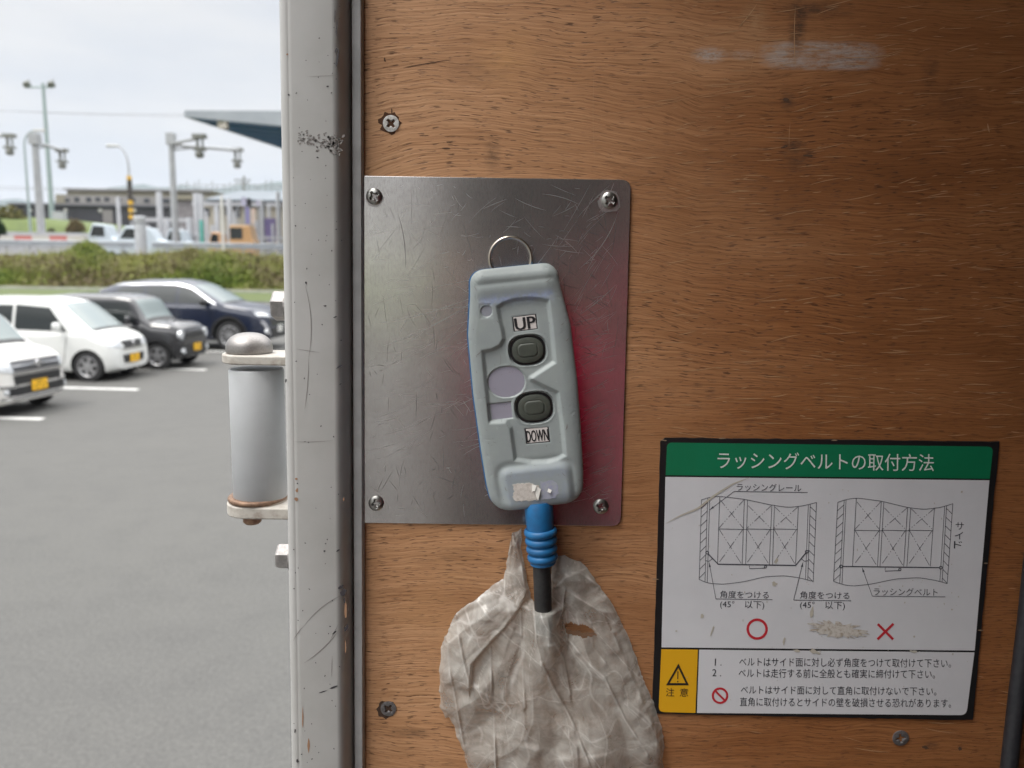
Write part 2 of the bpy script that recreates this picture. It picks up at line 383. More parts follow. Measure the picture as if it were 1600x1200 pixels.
# hex bolts on the outer side of the post
BOLTM = M('galvanised_bolt', (.24, .23, .225), .5, .7, (.36, .34, .33), 200)
for (px, py, rr, ph0) in ((427.5, 478, 22.5, 40), (434.5, 869, 19.5, 34)):
    yb = .552; c = P(px, py, yb); k = (P(437, py, yb)-P(436, py, yb)).x; r = rr*k*1.04; xo = c.x; xx = post_x(c.z)+.001
    hx = MB(); prof_ = [(r, .0095), (r, .0013), (r*.91, 0), (r*.5, -.0003)]; V = []
    for rad, hgt in prof_: V += [(xo+hgt, c.y+rad*math.cos(R(60*j+ph0)), c.z+rad*math.sin(R(60*j+ph0))) for j in range(6)]
    hx.add(V, [(i*6+j, i*6+(j+1) % 6, (i+1)*6+(j+1) % 6, (i+1)*6+j) for i in range(3) for j in range(6)]+[tuple(range(18, 24)), tuple(range(5, -1, -1))])
    hx.lathe([(r*1.12, xo+.0096), (r*1.12, xo+.0118), (r*.6, xo+.0119), (r*.6, max(xx, xo+.013))], (0, c.y, c.z), 'X', 24)
    hx.obj('hex_bolt', BOLTM, post)

wall = thing('plywood_wall', 'brown plywood wall panel inside the truck with grain, stains and scratches', 'wall', (0, D, Z0))
def wall_mesh():
    b = MB(); x0 = post_x(2)+97*sc-.004
    b.add([(post_x(Z0)+95*sc, D, Z0), (4.9, D, Z0), (4.9, D, Z1), (post_x(Z1)+95*sc, D, Z1), (post_x(Z0)+95*sc, D+.02, Z0), (4.9, D+.02, Z0), (4.9, D+.02, Z1), (post_x(Z1)+95*sc, D+.02, Z1)],
          [(0, 1, 2, 3), (7, 6, 5, 4), (0, 4, 5, 1), (1, 5, 6, 2), (2, 6, 7, 3), (3, 7, 4, 0)]); return b
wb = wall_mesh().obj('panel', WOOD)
wb.parent = wall; wb.matrix_parent_inverse = Matrix.Translation(-wall.location)
# fine pale scratches in the varnish, dents, dark nicks
ms = MB()
for k in range(560):
    x = 985+RNG.random()**.8*620; y = RNG.random()*680 if RNG.random() < .75 else RNG.random()*1200
    ln = 8+RNG.random()**2*55; a = R(RNG.normal()*6-4+(y-300)*.012)
    stroke(ms, curve((x, y), (x+ln*math.cos(a), y+ln*math.sin(a)), RNG.normal()*.02, 5), (.6+.8*RNG.random()), D-.00015, True)
for p0, p1, wd in (((1153, 44), (1183, 6), 1.6), ((1155, 42), (1160, 36), 2.6), ((1543, 193), (1546, 207), 2.6), ((1590, 480), (1640, 478), 1), ((775, 205), (1230, 115), .6), ((1345, 70), (1372, 96), .8), ((1243, 10), (1243, 105), 1.4), ((1235, 190), (1233, 230), .8), ((1186, 60), (1172, 118), .7), ((930, 90), (930, 260), .5)):
    stroke(ms, curve(p0, p1, .02, 6), wd, D-.00015, True)
ms.obj('scratched_area', M('scratched_varnish', (.42, .24, .12), .6), wall)
md = MB()
for x, y, rx, ry, a in ((601, 93, 1.3, 3.2, -.2), (668, 99, 32, .9, -.16), (702, 222, 5, 1.0, 0), (697, 232, 7, 1.3, 0), (612, 173, .8, 4, 0), (1228, 156, 5, 2.5, 0), (1226, 229, 6, 2, -.3), (1262, 243, 7, 1.5, 0), (1500, 1170, 3, 3, 0), (1446, 1168, 5, 2.5, .3)):
    blob(md, x, y, rx, ry, D-.00015, 10, .3, a)
md.obj('nicked_area', M('nick_brown', (.085, .045, .025), .9), wall)

# ------------------------------------------------------------------ screws
def screw_mesh(name, px, py, rpx, Ybase, dome, mat, parent, rot=0, rec=1.0):
    c = P(px, py, Ybase); r = rpx*PX; N = 44; g = np.linspace(-1, 1, N); X, Z = np.meshgrid(g, g)
    # square grid squeezed onto the disc
    U = X*np.sqrt(1-Z*Z/2); W = Z*np.sqrt(1-X*X/2); rad = np.hypot(U, W)
    h = dome*r*np.sqrt(np.clip(1-(rad*.93)**2, 0, 1))+.05*r
    cs, sn = math.cos(rot), math.sin(rot); A, B = U*cs+W*sn, -U*sn+W*cs
    ar = np.minimum(np.maximum(np.abs(A)/.58, np.abs(B)/.15), np.maximum(np.abs(B)/.58, np.abs(A)/.15))
    h -= rec*r*.42*sstep(1.15, .75, ar)+rec*r*.14*sstep(.42, .30, rad)
    V = [(c.x+u*r, c.y-hh, c.z+q*r) for u, q, hh in zip(U.ravel(), W.ravel(), h.ravel())]
    F = [(i*N+j, i*N+j+1, (i+1)*N+j+1, (i+1)*N+j) for i in range(N-1) for j in range(N-1)]
    ring = [j for j in range(N)]+[i*N+N-1 for i in range(1, N)]+[(N-1)*N+j for j in range(N-2, -1, -1)]+[i*N for i in range(N-2, 0, -1)]
    k = len(V); V += [(V[i][0], c.y+.0012, V[i][2]) for i in ring]; m = len(ring)
    F += [(ring[i], ring[(i+1) % m], k+(i+1) % m, k+i) for i in range(m)]
    return mesh(name, V, F, mat, parent, 50)
mh = MB()
for a in range(1): blob(mh, 609, 192, 16, 16, D-.00012, 22, .22)
mh.obj('splintered_hole', M('raw_hole_wood', (.075, .032, .014), .9), wall)
sw = screw_mesh('screw', 611, 193, 12, D-.0003, .10, WHITEZ, wall, .75, 1.1); sw['label'] = 'whitish screw sunk in a splintered hole'
mh = MB(); blob(mh, 603, 1108, 14, 13, D-.00012, 16, .25); mh.obj('splintered_hole', M('hole_shadow_wood', (.055, .03, .018), .9), wall)
screw_mesh('screw', 607, 1107, 13, D-.0002, .10, DULLZ, wall, .9, 1.0)['label'] = 'dull grey screw low beside the seal strip'
screw_mesh('screw', 1407, 1153, 13.5, D-.0002, .12, DULLZ, wall, .2, .55)['label'] = 'worn grey screw below the instruction sign'

# ------------------------------------------------------------------ steel plate
YP = D-.0016
plate = thing('steel_plate', 'scratched stainless steel plate screwed to the plywood behind the remote', 'plate', tuple(P(775, 818, YP)))
V, F = slab(rounded([(556, 274.5), (986, 281), (970, 822.5), (556, 817)], [0, 15, 15, 0]), YP, .0014)
plate_m = mesh('plate_sheet', V, F, STEEL, plate)
bv = plate_m.modifiers.new('b', 'BEVEL'); bv.width = .0003; bv.segments = 2; bv.limit_method = 'ANGLE'
for x, y, a in ((585, 307, .6), (952, 313, .95), (588, 786, .2), (939, 791, 1.15)): screw_mesh('screw', x, y, 12, YP, .42, ZINC, plate, a)
ml, mk = MB(), MB()
def scr(m, n, xr, yr, am, asd, l0, l1, w0, w1, bow=.03):
    for k in range(n):
        x = xr[0]+RNG.random()*(xr[1]-xr[0]); y = yr[0]+RNG.random()*(yr[1]-yr[0]); ln = l0+(l1-l0)*RNG.random()**2.2; a = R(am+RNG.normal()*asd)
        x1, y1 = x+ln*math.cos(a), y-ln*math.sin(a)
        if not (570 < x1 < 966 and 285 < y1 < 814): continue
        stroke(m, curve((x, y), (x1, y1), RNG.normal()*bow, 6), w0+(w1-w0)*RNG.random(), YP-.0001, True)
scr(ml, 170, (890, 968), (480, 790), 24, 8, 12, 80, .25, .55)
scr(ml, 70, (860, 975), (300, 520), 52, 12, 15, 90, .25, .55)
scr(ml, 90, (568, 740), (430, 720), 14, 14, 12, 90, .25, .5)
scr(ml, 60, (570, 960), (285, 420), 8, 35, 8, 60, .3, .7)
scr(ml, 160, (570, 960), (285, 810), 0, 90, 5, 30, .3, .7)
scr(mk, 120, (575, 960), (285, 560), 95, 22, 10, 75, .3, .55)
scr(mk, 50, (575, 740), (560, 800), 90, 30, 8, 45, .35, .75)
scr(mk, 30, (880, 960), (330, 560), 155, 14, 15, 70, .4, .8)
for p0, p1, b in (((621, 332), (633, 420), -.05), ((590, 505), (735, 466), .03), ((720, 520), (870, 372), .05), ((905, 420), (966, 330), .08), ((905, 492), (962, 445), .03), ((600, 540), (740, 470), .04)):
    stroke(mk if b < 0 else ml, curve(p0, p1, b, 12), 1.1, YP-.0001, True)
LSC = M('bright_scratch', (.62, .60, .59), .42, .85); DSC = M('dark_scratch', (.26, .24, .235), .45, .9)
ml.obj('scratch_sheen', LSC, plate); mk.obj('scratch_grime', DSC, plate)
mq = MB(); blob(mq, 952, 315, 17, 18, YP-.00005, 14, .12); blob(mq, 586, 310, 14, 14, YP-.00005, 14, .1)
mq.obj('washer_mark', M('dulled_steel', (.50, .48, .47), .45, 1), plate)

# ------------------------------------------------------------------ the hand remote
YM = D-.018                                              # plane the pixel layout is drawn on
pxm = (P(801, 600, YM)-P(800, 600, YM)).x
A_, B_ = np.array([math.cos(R(6)), -math.sin(R(6))]), np.array([math.sin(R(6)), math.cos(R(6))])
CX, CY = 821, 605
def halfw(t):
    k = np.interp(t, [-190, -150, -90, 0, 90, 145, 188], [67, 71, 80.5, 82, 79, 76, 70])
    rc = np.where(t < 0, 20.0, 26.0); e = np.where(t < 0, t+190, 188-t)
    q = np.clip(e/rc, 0, 1); return k-rc*(1-np.sqrt(np.clip(1-(1-q)**2, 0, 1)))
def remote_outline(grow=0, da=0):
    t = np.concatenate([np.linspace(-190, -170, 10), np.linspace(-165, 158, 30), np.linspace(162, 188, 12)]); hw = halfw(t)+grow
    s = np.concatenate([hw, -hw[::-1]])+da; tt = np.concatenate([t, t[::-1]]); tt = tt+np.sign(tt)*grow*(np.abs(tt) > 160)
    return np.stack([CX+s*A_[0]+tt*B_[0], CY+s*A_[1]+tt*B_[1]], 1)
remote = thing('hand_remote', 'scuffed grey-blue tail-lift hand remote with UP and DOWN buttons on the steel plate', 'remote control', tuple(P(850, 800, YM)))
nt_, ns_ = 320, 150
tt = np.concatenate([np.linspace(-190, -172, 22), np.linspace(-171, 160, nt_-50), np.linspace(161, 188, 28)]); uu = np.linspace(-1, 1, ns_)
uu = np.sign(uu)*(1-(1-np.abs(uu))**1.15)
T, U_ = np.meshgrid(tt, uu, indexing='ij'); S = halfw(tt)[:, None]*U_
X = CX+S*A_[0]+T*B_[0]; Y = CY+S*A_[1]+T*B_[1]
out = remote_outline()
d = np.maximum(-sdf(out, X, Y), 0)
Hh = np.full(X.shape, 44.0)
# rounded rim, wider and steeper on the right flank
rl = 15+9*sstep(-45, 45, S); q = np.clip(d/rl, 0, 1)
rim = rl*(1-np.sqrt(np.clip(1-(1-q)**2, 0, 1))); Hh -= rim*(.8+.2*sstep(-45, 45, S))
Hh += 3.5*sstep(-140, -158, T)*sstep(0, 20, d)             # thicker head
Hh -= 2.2*np.exp(-((T+166)/4.0)**2)*sstep(4, 16, d)        # groove across the head
Hh += 1.6*np.exp(-((T+178)/6.0)**2)*sstep(3, 12, d)
REC = [(775, 479), (786, 471), (803, 466), (825, 463.5), (845, 465), (858, 468), (864, 510), (869, 566), (831, 591), (873, 611), (880, 660), (885, 711), (872, 718), (855, 722), (830, 723), (803, 719), (799, 690), (796, 668), (790, 660), (764, 661), (757, 600), (752, 547), (768, 544), (780, 538), (785, 529), (783, 515), (779, 500)]
Hh -= 11*sstep(1.5, -6.5, sdf(REC, X, Y))
BLK = rounded([(781, 733), (888, 721), (897, 786), (795, 800)], 16)
Hh += 8*sstep(5, -8, sdf(BLK, X, Y))
Hh -= 3.0*np.exp(-(sdf(BLK, X, Y)-6)**2/30)*sstep(6, 20, d)
def squircle(cx, cy, rx, ry, e=2.6):
    s_ = ((X-cx)*A_[0]+(Y-cy)*A_[1])/rx; t_ = ((X-cx)*B_[0]+(Y-cy)*B_[1])/ry
    return (np.abs(s_)**e+np.abs(t_)**e)**(1/e)
BT = [(824.5, 547, 29.5, 24.5), (835, 636.5, 30.5, 25)]
for cx, cy, rx, ry in BT:
    k = squircle(cx, cy, rx, ry); Hh += 1.1*np.exp(-((k-1.06)/.06)**2); Hh -= 13*sstep(1.03, .95, k)
k = squircle(791.5, 596.5, 29.5, 24.8, 2.15); Hh -= 4.5*sstep(1.02, .95, k); Hh += .6*np.exp(-((k-1.06)/.05)**2)
WIN = [(761.5, 631), (799, 627), (802, 653), (764, 658)]; Hh -= 4.5*sstep(.8, -1.2, sdf(WIN, X, Y))
Hh -= .9*sstep(.8, -.8, sdf([(748.5, 475.5), (768, 474), (770.5, 496.5), (751, 498)], X, Y)); k = squircle(760.5, 486, 9.3, 9.3, 2); Hh -= 4*sstep(1.05, .9, k)
UPL = [(799.5, 494.8), (838, 490), (841, 514), (802.5, 518.8)]; DNL = [(819, 669), (857.5, 666), (860, 690.5), (822, 693.8)]
for Q in (UPL, DNL): Hh -= 1.3*sstep(.7, -.7, sdf(Q, X, Y))
wear = vnoise(X, Y, 3.0, 1)+.5*vnoise(X, Y, 1.6, 2); Hh += (wear-.75)*.3*np.exp(-(d-10)**2/90)
Hh += (vnoise(X, Y, 2.2, 5)-.5)*1.1*np.exp(-((T+137)/9)**2)
for k in range(38):                                       # knocks on the edges
    tx = RNG.integers(0, nt_); sx = RNG.choice([RNG.integers(2, 16), RNG.integers(ns_-22, ns_-3)])
    cx, cy = X[tx, sx], Y[tx, sx]; a = RNG.random()*3.1; A1 = (X-cx)*math.cos(a)+(Y-cy)*math.sin(a); B1 = -(X-cx)*math.sin(a)+(Y-cy)*math.cos(a)
    Hh -= 1.0*np.exp(-(A1/(2+4*RNG.random()))**2-(B1/.9)**2)
base = PA(np.stack([X.ravel(), Y.ravel()], 1), YM); top = base.copy(); top[:, 1] = D-.0125-Hh.ravel()*pxm*.46
idx = np.arange(X.size).reshape(X.shape)
F = [(idx[i, j], idx[i, j+1], idx[i+1, j+1], idx[i+1, j]) for i in range(X.shape[0]-1) for j in range(ns_-1)]
ring = list(idx[0, :])+list(idx[1:, -1])+list(idx[-1, -2::-1])+list(idx[-2:0:-1, 0]); m = len(ring); k0 = X.size
bk = base[ring].copy(); bk[:, 1] = D-.0125
V = np.vstack([top, bk]); F += [(ring[i], ring[(i+1) % m], k0+(i+1) % m, k0+i) for i in range(m)]
def shell_material():
    t = NT('worn_remote_plastic')
    n1 = t.noise(t.coord(), 70, 4, .6); n2 = t.noise(t.coord(), 900, 3, .6); n3 = t.noise(t.coord(), 260, 4, .7)
    c = t.mix(t.ramp(n1, [(.35, 0), (.7, 1)]), (.30, .335, .33), (.265, .295, .30))
    at = nn(t.t, 'ShaderNodeAttribute', attribute_name='wear')
    c = t.mix(t.math('MULTIPLY', at.outputs['Fac'], t.ramp(n3, [(.35, .25), (.6, 1)])), c, (.27, .32, .47))
    c = t.mix(t.ramp(n3, [(.66, 0), (.74, .55)]), c, (.42, .45, .45)); c = t.mix(t.ramp(n2, [(.70, 0), (.76, .4)]), c, (.14, .15, .16))
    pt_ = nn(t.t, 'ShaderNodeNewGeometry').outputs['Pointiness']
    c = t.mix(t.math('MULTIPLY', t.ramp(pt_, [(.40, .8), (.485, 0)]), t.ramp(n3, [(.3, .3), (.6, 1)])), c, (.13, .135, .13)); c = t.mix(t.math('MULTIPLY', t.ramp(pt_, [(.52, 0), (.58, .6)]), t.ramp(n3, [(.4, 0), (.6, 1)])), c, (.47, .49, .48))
    t.set(col=c, rough=.5); t.bump(n2, .15, .0002); return t.m
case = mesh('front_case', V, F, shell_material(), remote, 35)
wv = np.zeros(len(V)); wv[:X.size] = np.maximum(np.exp(-((T+141)/7.5)**2)*sstep(8, 20, d)*sstep(-75, -40, S)*.95, .32*np.exp(-(sdf(BLK, X, Y)+11)**2/120)).ravel()
at = case.data.attributes.new('wear', 'FLOAT', 'POINT'); at.data.foreach_set('value', wv.astype(np.float32))
# blue back half and dark joint
o2 = remote_outline(.3, -2.6); n = len(o2); a = PA(o2, YM); b = a.copy(); a[:, 1] = D-.0135; b[:, 1] = D-.0035
mesh('back_case', np.vstack([a, b]), [tuple(range(n)), tuple(range(2*n-1, n-1, -1))]+[(i, i+n, (i+1) % n+n, (i+1) % n) for i in range(n)], BLUE, remote, 40).data.materials[0] = M('dull_blue_plastic', (.03, .13, .30), .55, 0, (.02, .09, .22), 200)
def hY(px, py):                                           # surface depth of the case at a pixel
    j = np.argmin((X-px)**2+(Y-py)**2); return top[j, 1]
for (cx, cy, rx, ry), lab in zip(BT, ('upper button beside UP', 'lower button above DOWN')):
    N = 40; g = np.linspace(-1, 1, N); GX, GZ = np.meshgrid(g, g); u_ = GX*np.sqrt(1-GZ**2/2); v_ = GZ*np.sqrt(1-GX**2/2)
    sg = lambda a: np.sign(a)*np.abs(a)**.86
    uu_, vv_ = sg(u_)*(rx-5.2), sg(v_)*(ry-4.8); rad = np.hypot(u_, v_)
    h = 10.5+4.5*np.sqrt(np.clip(1-(rad*.96)**2, 0, 1)); rr = np.maximum(np.abs(uu_)-7.5, 0)**2+np.maximum(np.abs(vv_)-2.5, 0)**2
    h += 1.6*sstep(8.2, 6.6, np.sqrt(rr)); h -= .8*np.exp(-((np.sqrt(rr)-8.2)/.8)**2)
    px = np.stack([(cx+uu_*A_[0]+vv_*B_[0]).ravel(), (cy+uu_*A_[1]+vv_*B_[1]).ravel()], 1); pp = PA(px, YM)
    bz = hY(cx, cy); pp[:, 1] = bz-h.ravel()*pxm*.50
    F = [(i*N+j, i*N+j+1, (i+1)*N+j+1, (i+1)*N+j) for i in range(N-1) for j in range(N-1)]
    rg = [j for j in range(N)]+[i*N+N-1 for i in range(1, N)]+[(N-1)*N+j for j in range(N-2, -1, -1)]+[i*N for i in range(N-2, 0, -1)]; m = len(rg)
    b2 = pp[rg].copy(); b2[:, 1] = bz-.0004; F += [(rg[i], rg[(i+1) % m], N*N+(i+1) % m, N*N+i) for i in range(m)]
    mesh('button', np.vstack([pp, b2]), F, BUTTON, remote, 40)['label'] = lab
    an = np.linspace(0, 2*math.pi, 40, endpoint=False); e_ = 2/2.6
    s_ = np.sign(np.cos(an))*np.abs(np.cos(an))**e_*(rx-1.6); t_ = np.sign(np.sin(an))*np.abs(np.sin(an))**e_*(ry-1.6)
    V, F = slab(np.stack([cx+s_*A_[0]+t_*B_[0], cy+s_*A_[1]+t_*B_[1]], 1), bz-.0003, .0002); mesh('button_well', V, F, BLACK, remote)
def plaque(name, poly, mat, dep=.00012, ref=None):
    c = np.mean(poly, 0) if ref is None else ref
    V, F = slab(poly, hY(*c)-dep, dep*.6); return mesh(name, V, F, mat, remote)
an = np.linspace(0, 2*math.pi, 36, endpoint=False); e_ = 2/2.15
s_ = np.sign(np.cos(an))*np.abs(np.cos(an))**e_*28.3; t_ = np.sign(np.sin(an))*np.abs(np.sin(an))**e_*23.8
plaque('round_window', np.stack([791.5+s_*A_[0]+t_*B_[0], 596.5+s_*A_[1]+t_*B_[1]], 1), LILAC)
plaque('square_window', [(763, 632), (798.5, 628.2), (801, 652.5), (765, 656.7)], LILAC)
plaque('lamp_window', np.stack([760.5+8.6*np.cos(an), 486+8.6*np.sin(an)], 1), M('grey_lens', (.27, .28, .32), .3))
for Q, tx, a, b, ht in ((UPL, 'UP', (806, 516.5), (837.5, 512.3), 19), (DNL, 'DOWN', (823.5, 691.3), (857.3, 688), 18)):
    q = np.array(Q); c = q.mean(0)
    plaque('label_rim', c+(q-c)*1.0, INK, .00006)
    pl = plaque('label_plate', c+(q-c)*.88, WHITEL)
    mb = MB(); text(tx, *a, *b, ht, hY(*c)-.0003, mb)
    if tx:
        for ddx in ((-.8, -.4, .4, .8) if tx == 'UP' else (-.35, .35)): text(tx, a[0]+ddx, a[1], b[0]+ddx, b[1], ht, hY(*c)-.00031-.00001*(ddx+1), mb)
    mb.obj('lettering', INK, pl)
# torn sticker on the foot of the remote
def ragged(poly, amp, step=2.2):
    p = np.array(poly, float); o = []
    for a, b in zip(p, np.roll(p, -1, 0)):
        n_ = max(1, int(np.linalg.norm(b-a)/step))
        for k in range(n_): o.append(a+(b-a)*k/n_+RNG.normal(size=2)*amp)
    return np.array(o)
bY = hY(838, 765)
st = [(800, 757), (808, 755.5), (822, 755), (834, 756), (843, 761), (842, 772), (839, 781), (822, 782.5), (806, 783.5), (801, 776), (804, 768)]
V, F = slab(ragged(st, .7), bY-.00025, .0002); mesh('torn_sticker', V, F, M('torn_paper', (.60, .56, .52), .8, 0, (.46, .42, .38), 500), remote)
V, F = slab(ragged([(845, 753), (862, 751), (872, 757), (873, 770), (866, 779), (846, 780)], .8), bY-.00008, .00006); mesh('sticker_residue', V, F, M('adhesive_residue', (.30, .31, .42), .6, 0, (.36, .38, .40), 400), remote)
fl = MB()
for q in ([(834, 757, 3), (845, 763, 9), (841, 781, 5), (838, 778, 2)], [(843, 763, 4), (846, 764, 1.5), (840, 783, .8), (837, 781, 4)], [(857, 763, 1), (862, 765, 6), (860, 770, 5), (855, 768, 1)], [(831, 757, 2), (838, 757, 9), (836, 766, 7), (831, 768, 2)]):
    pp = PA([(a, b) for a, b, c in q], bY-.0003); pp[:, 1] -= np.array([c for a, b, c in q])*pxm*.5; fl.add(pp, [(0, 1, 2, 3)])
fl.obj('sticker_flap', M('curled_paper', (.66, .64, .60), .8), remote)
# grimy nicks in the case
mb = MB()
for p0, p1, wd in (((743, 556), (752, 548), 1.6), ((755, 622), (760, 619), 1.2), ((745, 583), (744, 580), 1.2), ((876, 508), (881, 504), 1.6), ((884, 533), (889, 528), 2.2), ((884, 672), (886, 662), 2), ((903, 748), (909, 752), 1.2), ((898, 775), (906, 762), 1.4), ((781, 572), (781, 552), .7), ((784, 660), (783, 655), .6),
                   ((796, 572), (799, 567), .9), ((776, 500), (779, 504), 1.4), ((851, 441), (862, 434), 1), ((745, 455), (740, 447), .9), ((757, 758), (762, 768), .9), ((789, 760), (792, 768), .8), ((878, 738), (884, 744), .9), ((770, 690), (776, 692), .8), ((827, 664), (827, 660), .7)):
    c = curve(p0, p1, .08, 5); yy = min(hY(*c[0]), hY(*c[-1]), hY(*c[2]))-.0002; stroke(mb, c, wd*.8, yy, True)
for k in range(110):
    i, j = RNG.integers(12, nt_-14), RNG.integers(8, ns_-8); blob(mb, X[i, j], Y[i, j], .4+.6*RNG.random(), .3+.4*RNG.random(), top[idx[i, j], 1]-.0002, 5, .3)
mb.obj('grime', CHIPG, remote)
# strain relief and cable
def lathe_line(p0, p1, prof, Yc, name, mat, parent, n=36):
    a, b = P(*p0, Yc), P(*p1, Yc); L_ = (b-a).length; mb = MB(); mb.lathe([(r*pxm, h*L_) for r, h in prof], a, (b-a), n); return mb.obj(name, mat, parent, 40)
pr = [(20, -.1), (23, 0), (22.6, .18), (21.8, .36), (21.5, .385)]
for k in range(4):
    c0 = .43+k*.148; rr = 27-k*.75
    for a in np.linspace(0, math.pi, 9): pr.append((rr-4.2+4.2*math.sin(a), c0-.062*math.cos(a)))
pr += [(21, .985), (19, 1), (10, 1)]
YCB = D-.0155
lathe_line((841.5, 792), (848.5, 881), pr, YCB, 'strain_relief', BLUE, remote)
mb = MB(); ctr = [(846, 872), (847, 900), (848, 930), (849, 960), (850, 985), (856, 1050), (866, 1110), (880, 1180), (890, 1280)]
mb.tube([P(x, y, YCB+o_) for (x, y), o_ in zip(ctr[:5], (0, 0, .0012, .004, .0075))], 14.5*pxm, 24); mb.obj('cable', M('black_cable', (.020, .020, .021), .55, 0, (.03, .03, .03), 300), remote, 60)
# split ring
RINGM = M('nickel_wire', (.56, .50, .42), .28, 1)
rc = P(797.5, 404, D-.006); rk = 32*PX*.985
kr = thing('key_ring', 'small steel split ring through the top of the hand remote', 'key ring', tuple(rc))
mb = MB()
pts = []
for k in range(0, 121):
    a = 2*math.pi*2*k/120*.985; pts.append((rc.x+rk*math.sin(a+.1), rc.y-.0016+.0030*k/120, rc.z+rk*math.cos(a+.1)))
mb.tube(pts, .00105, 10); mb.obj('wire', RINGM, kr, 60)

# ------------------------------------------------------------------ plastic bag
def bag():
    step = 1.7; x0, x1, y0, y1 = 676, 1052, 832, 1290
    xs, ys = np.arange(x0, x1, step), np.arange(y0, y1, step); X, Y = np.meshgrid(xs, ys)
    OUT = [(815, 837), (810, 842), (799, 843), (797, 860), (793, 880), (790, 896), (787, 917), (770, 926), (758, 936), (743, 948), (726, 958), (711, 970), (703, 984), (697, 1000), (691, 1012), (687, 1024), (686, 1045), (684, 1062), (685, 1080), (683, 1096), (686, 1112), (684, 1124), (690, 1130), (693, 1140), (700, 1138), (708, 1154), (711, 1170), (719, 1184), (724, 1198), (733, 1230), (738, 1290),
           (1045, 1290), (1046, 1250), (1041, 1205), (1044, 1183), (1041, 1160), (1034, 1138), (1027, 1116), (1020, 1100), (1013, 1086), (1006, 1066), (1000, 1046), (992, 1026), (985, 1008), (978, 992), (972, 979), (964, 962), (955, 947), (943, 933), (931, 915), (919, 899), (909, 889), (897, 886), (884, 879), (871, 880), (866, 890), (863, 905), (861, 925), (858, 946), (856, 954), (838, 954), (831, 949), (826, 930), (823, 910), (818, 885), (814, 868), (815, 852)]
    OUT = ragged(OUT, .55, 4)
    dd = sdf(OUT, X, Y)
    gy, gx = np.gradient(dd, step); g = np.hypot(gx, gy)+1e-9
    near = (dd > 0) & (dd < step*1.5)
    Xs = np.where(near, X-gx/g*dd, X); Ys = np.where(near, Y-gy/g*dd, Y)
    d = np.clip(-dd, 0, None)
    grow = sstep(860, 1240, Y)
    H = (7+8*grow)*(1-np.exp(-d/8))+(10+40*grow)*(1-np.exp(-d/60))
    H += 68*sstep(950, 957, Y)*np.exp(-(np.abs(X-849-.05*(Y-950))/24)**2.6)*sstep(1130, 965, Y)      # round the cable
    H += 20*np.exp(-((X-890)/34)**2-((Y-910)/26)**2)*(1-np.exp(-d/7))
    ph = np.arctan2(X-846, Y-905); rho = np.hypot(X-846, Y-905)
    tri = lambda a: np.abs(((a) % 2)-1)
    crease = np.zeros(X.shape)
    folds = [([(817, 945), (790, 985), (760, 1015), (737, 1041), (734, 1075), (744, 1080)], 9, 10, 1), ([(813, 962), (815, 1010), (817, 1060), (820, 1105)], 5, 5, .9), ([(765, 1020), (768, 1080), (772, 1140), (778, 1290)], 6, 7, .9),
             ([(834, 954), (838, 1000), (846, 1030)], 4, 6, 1), ([(846, 1030), (868, 1080), (897, 1135), (930, 1215)], 6, 8, .8), ([(852, 953), (860, 985), (880, 1030), (891, 1087)], 6, 7, .7), ([(884, 955), (888, 985), (884, 1025), (868, 1036)], 5, 5, .7),
             ([(890, 1006), (915, 1035), (945, 1062), (978, 1130), (1013, 1184)], 4.5, 6, 1), ([(868, 925), (885, 906), (907, 902), (925, 915), (950, 938)], 8, 9, .9), ([(880, 925), (910, 945), (935, 960), (962, 968)], 8, 6, .6), ([(884, 925), (880, 960), (872, 975)], 5, 6, .9),
             ([(806, 858), (814, 890), (820, 925), (824, 945)], 7, 9, 1), ([(798, 862), (793, 905), (800, 930)], 6, 6, .5), ([(710, 975), (722, 1030), (735, 1080)], 8, 7, .6), ([(697, 1003), (702, 1060), (715, 1130), (724, 1190)], 7, 6, .7), ([(745, 950), (770, 975), (800, 990)], 10, 5, .5), ([(927, 1000), (928, 1020), (948, 1045)], 4, 5, .8),
             ([(780, 1155), (830, 1168), (880, 1185), (910, 1180)], 14, 5, .35), ([(960, 1000), (985, 1060), (1020, 1140)], 12, 7, .3), ([(870, 1130), (900, 1165), (905, 1240)], 9, 6, .35)]
    for pts, wd, ht, cw in folds:
        q, s = sdline(pts, X, Y); pr = np.where(s > 0, np.exp(-q/(wd*2.6)), np.exp(-(q/(wd*.35))**2)); m_ = .35+.65*sstep(.3, .6, vnoise(X, Y, 26, len(pts)*7+int(pts[0][0])))
        H += ht*pr*.95*m_; crease = np.maximum(crease, cw*.8*m_*np.exp(-(q/1.2)**2))
    q, s = sdline([(817, 945), (790, 985), (760, 1015), (737, 1041), (734, 1080)], X, Y)
    H += 20*sstep(-2.5, 2.5, q*s)*np.exp(-q/60)*sstep(930, 960, Y)*sstep(1110, 1060, Y)
    e0 = sstep(0, 12, d)
    for n_, amp, sd in ((5.5, 10, 1), (9.3, 4, 2), (3.2, 12, 3)):                       # pleats fanning out from the knot
        a_ = ph*n_+1.2*vnoise(X, Y, 95, sd)+.3*vnoise(X, Y, 32, sd+7); t_ = tri(a_)
        H += amp*(t_-.5)*e0*sstep(25, 170, rho); crease = np.maximum(crease, .45*sstep(.95, .995, t_)*sstep(.35, .7, vnoise(X, Y, 50, sd+20)))
    for k in range(7):                                                                   # crumpled facets
        th = RNG.random()*math.pi; lam = 34+RNG.random()*60; w_ = vnoise(X, Y, 60, 70+k)
        t_ = tri((X*math.cos(th)+Y*math.sin(th))/lam+.9*w_+.35*vnoise(X, Y, 21, 90+k)); g_ = sstep(.40, .75, vnoise(X, Y, 55, 110+k))
        H += .048*lam*(t_-.5)*g_*e0; crease = np.maximum(crease, .5*sstep(.965, .998, t_)*g_)
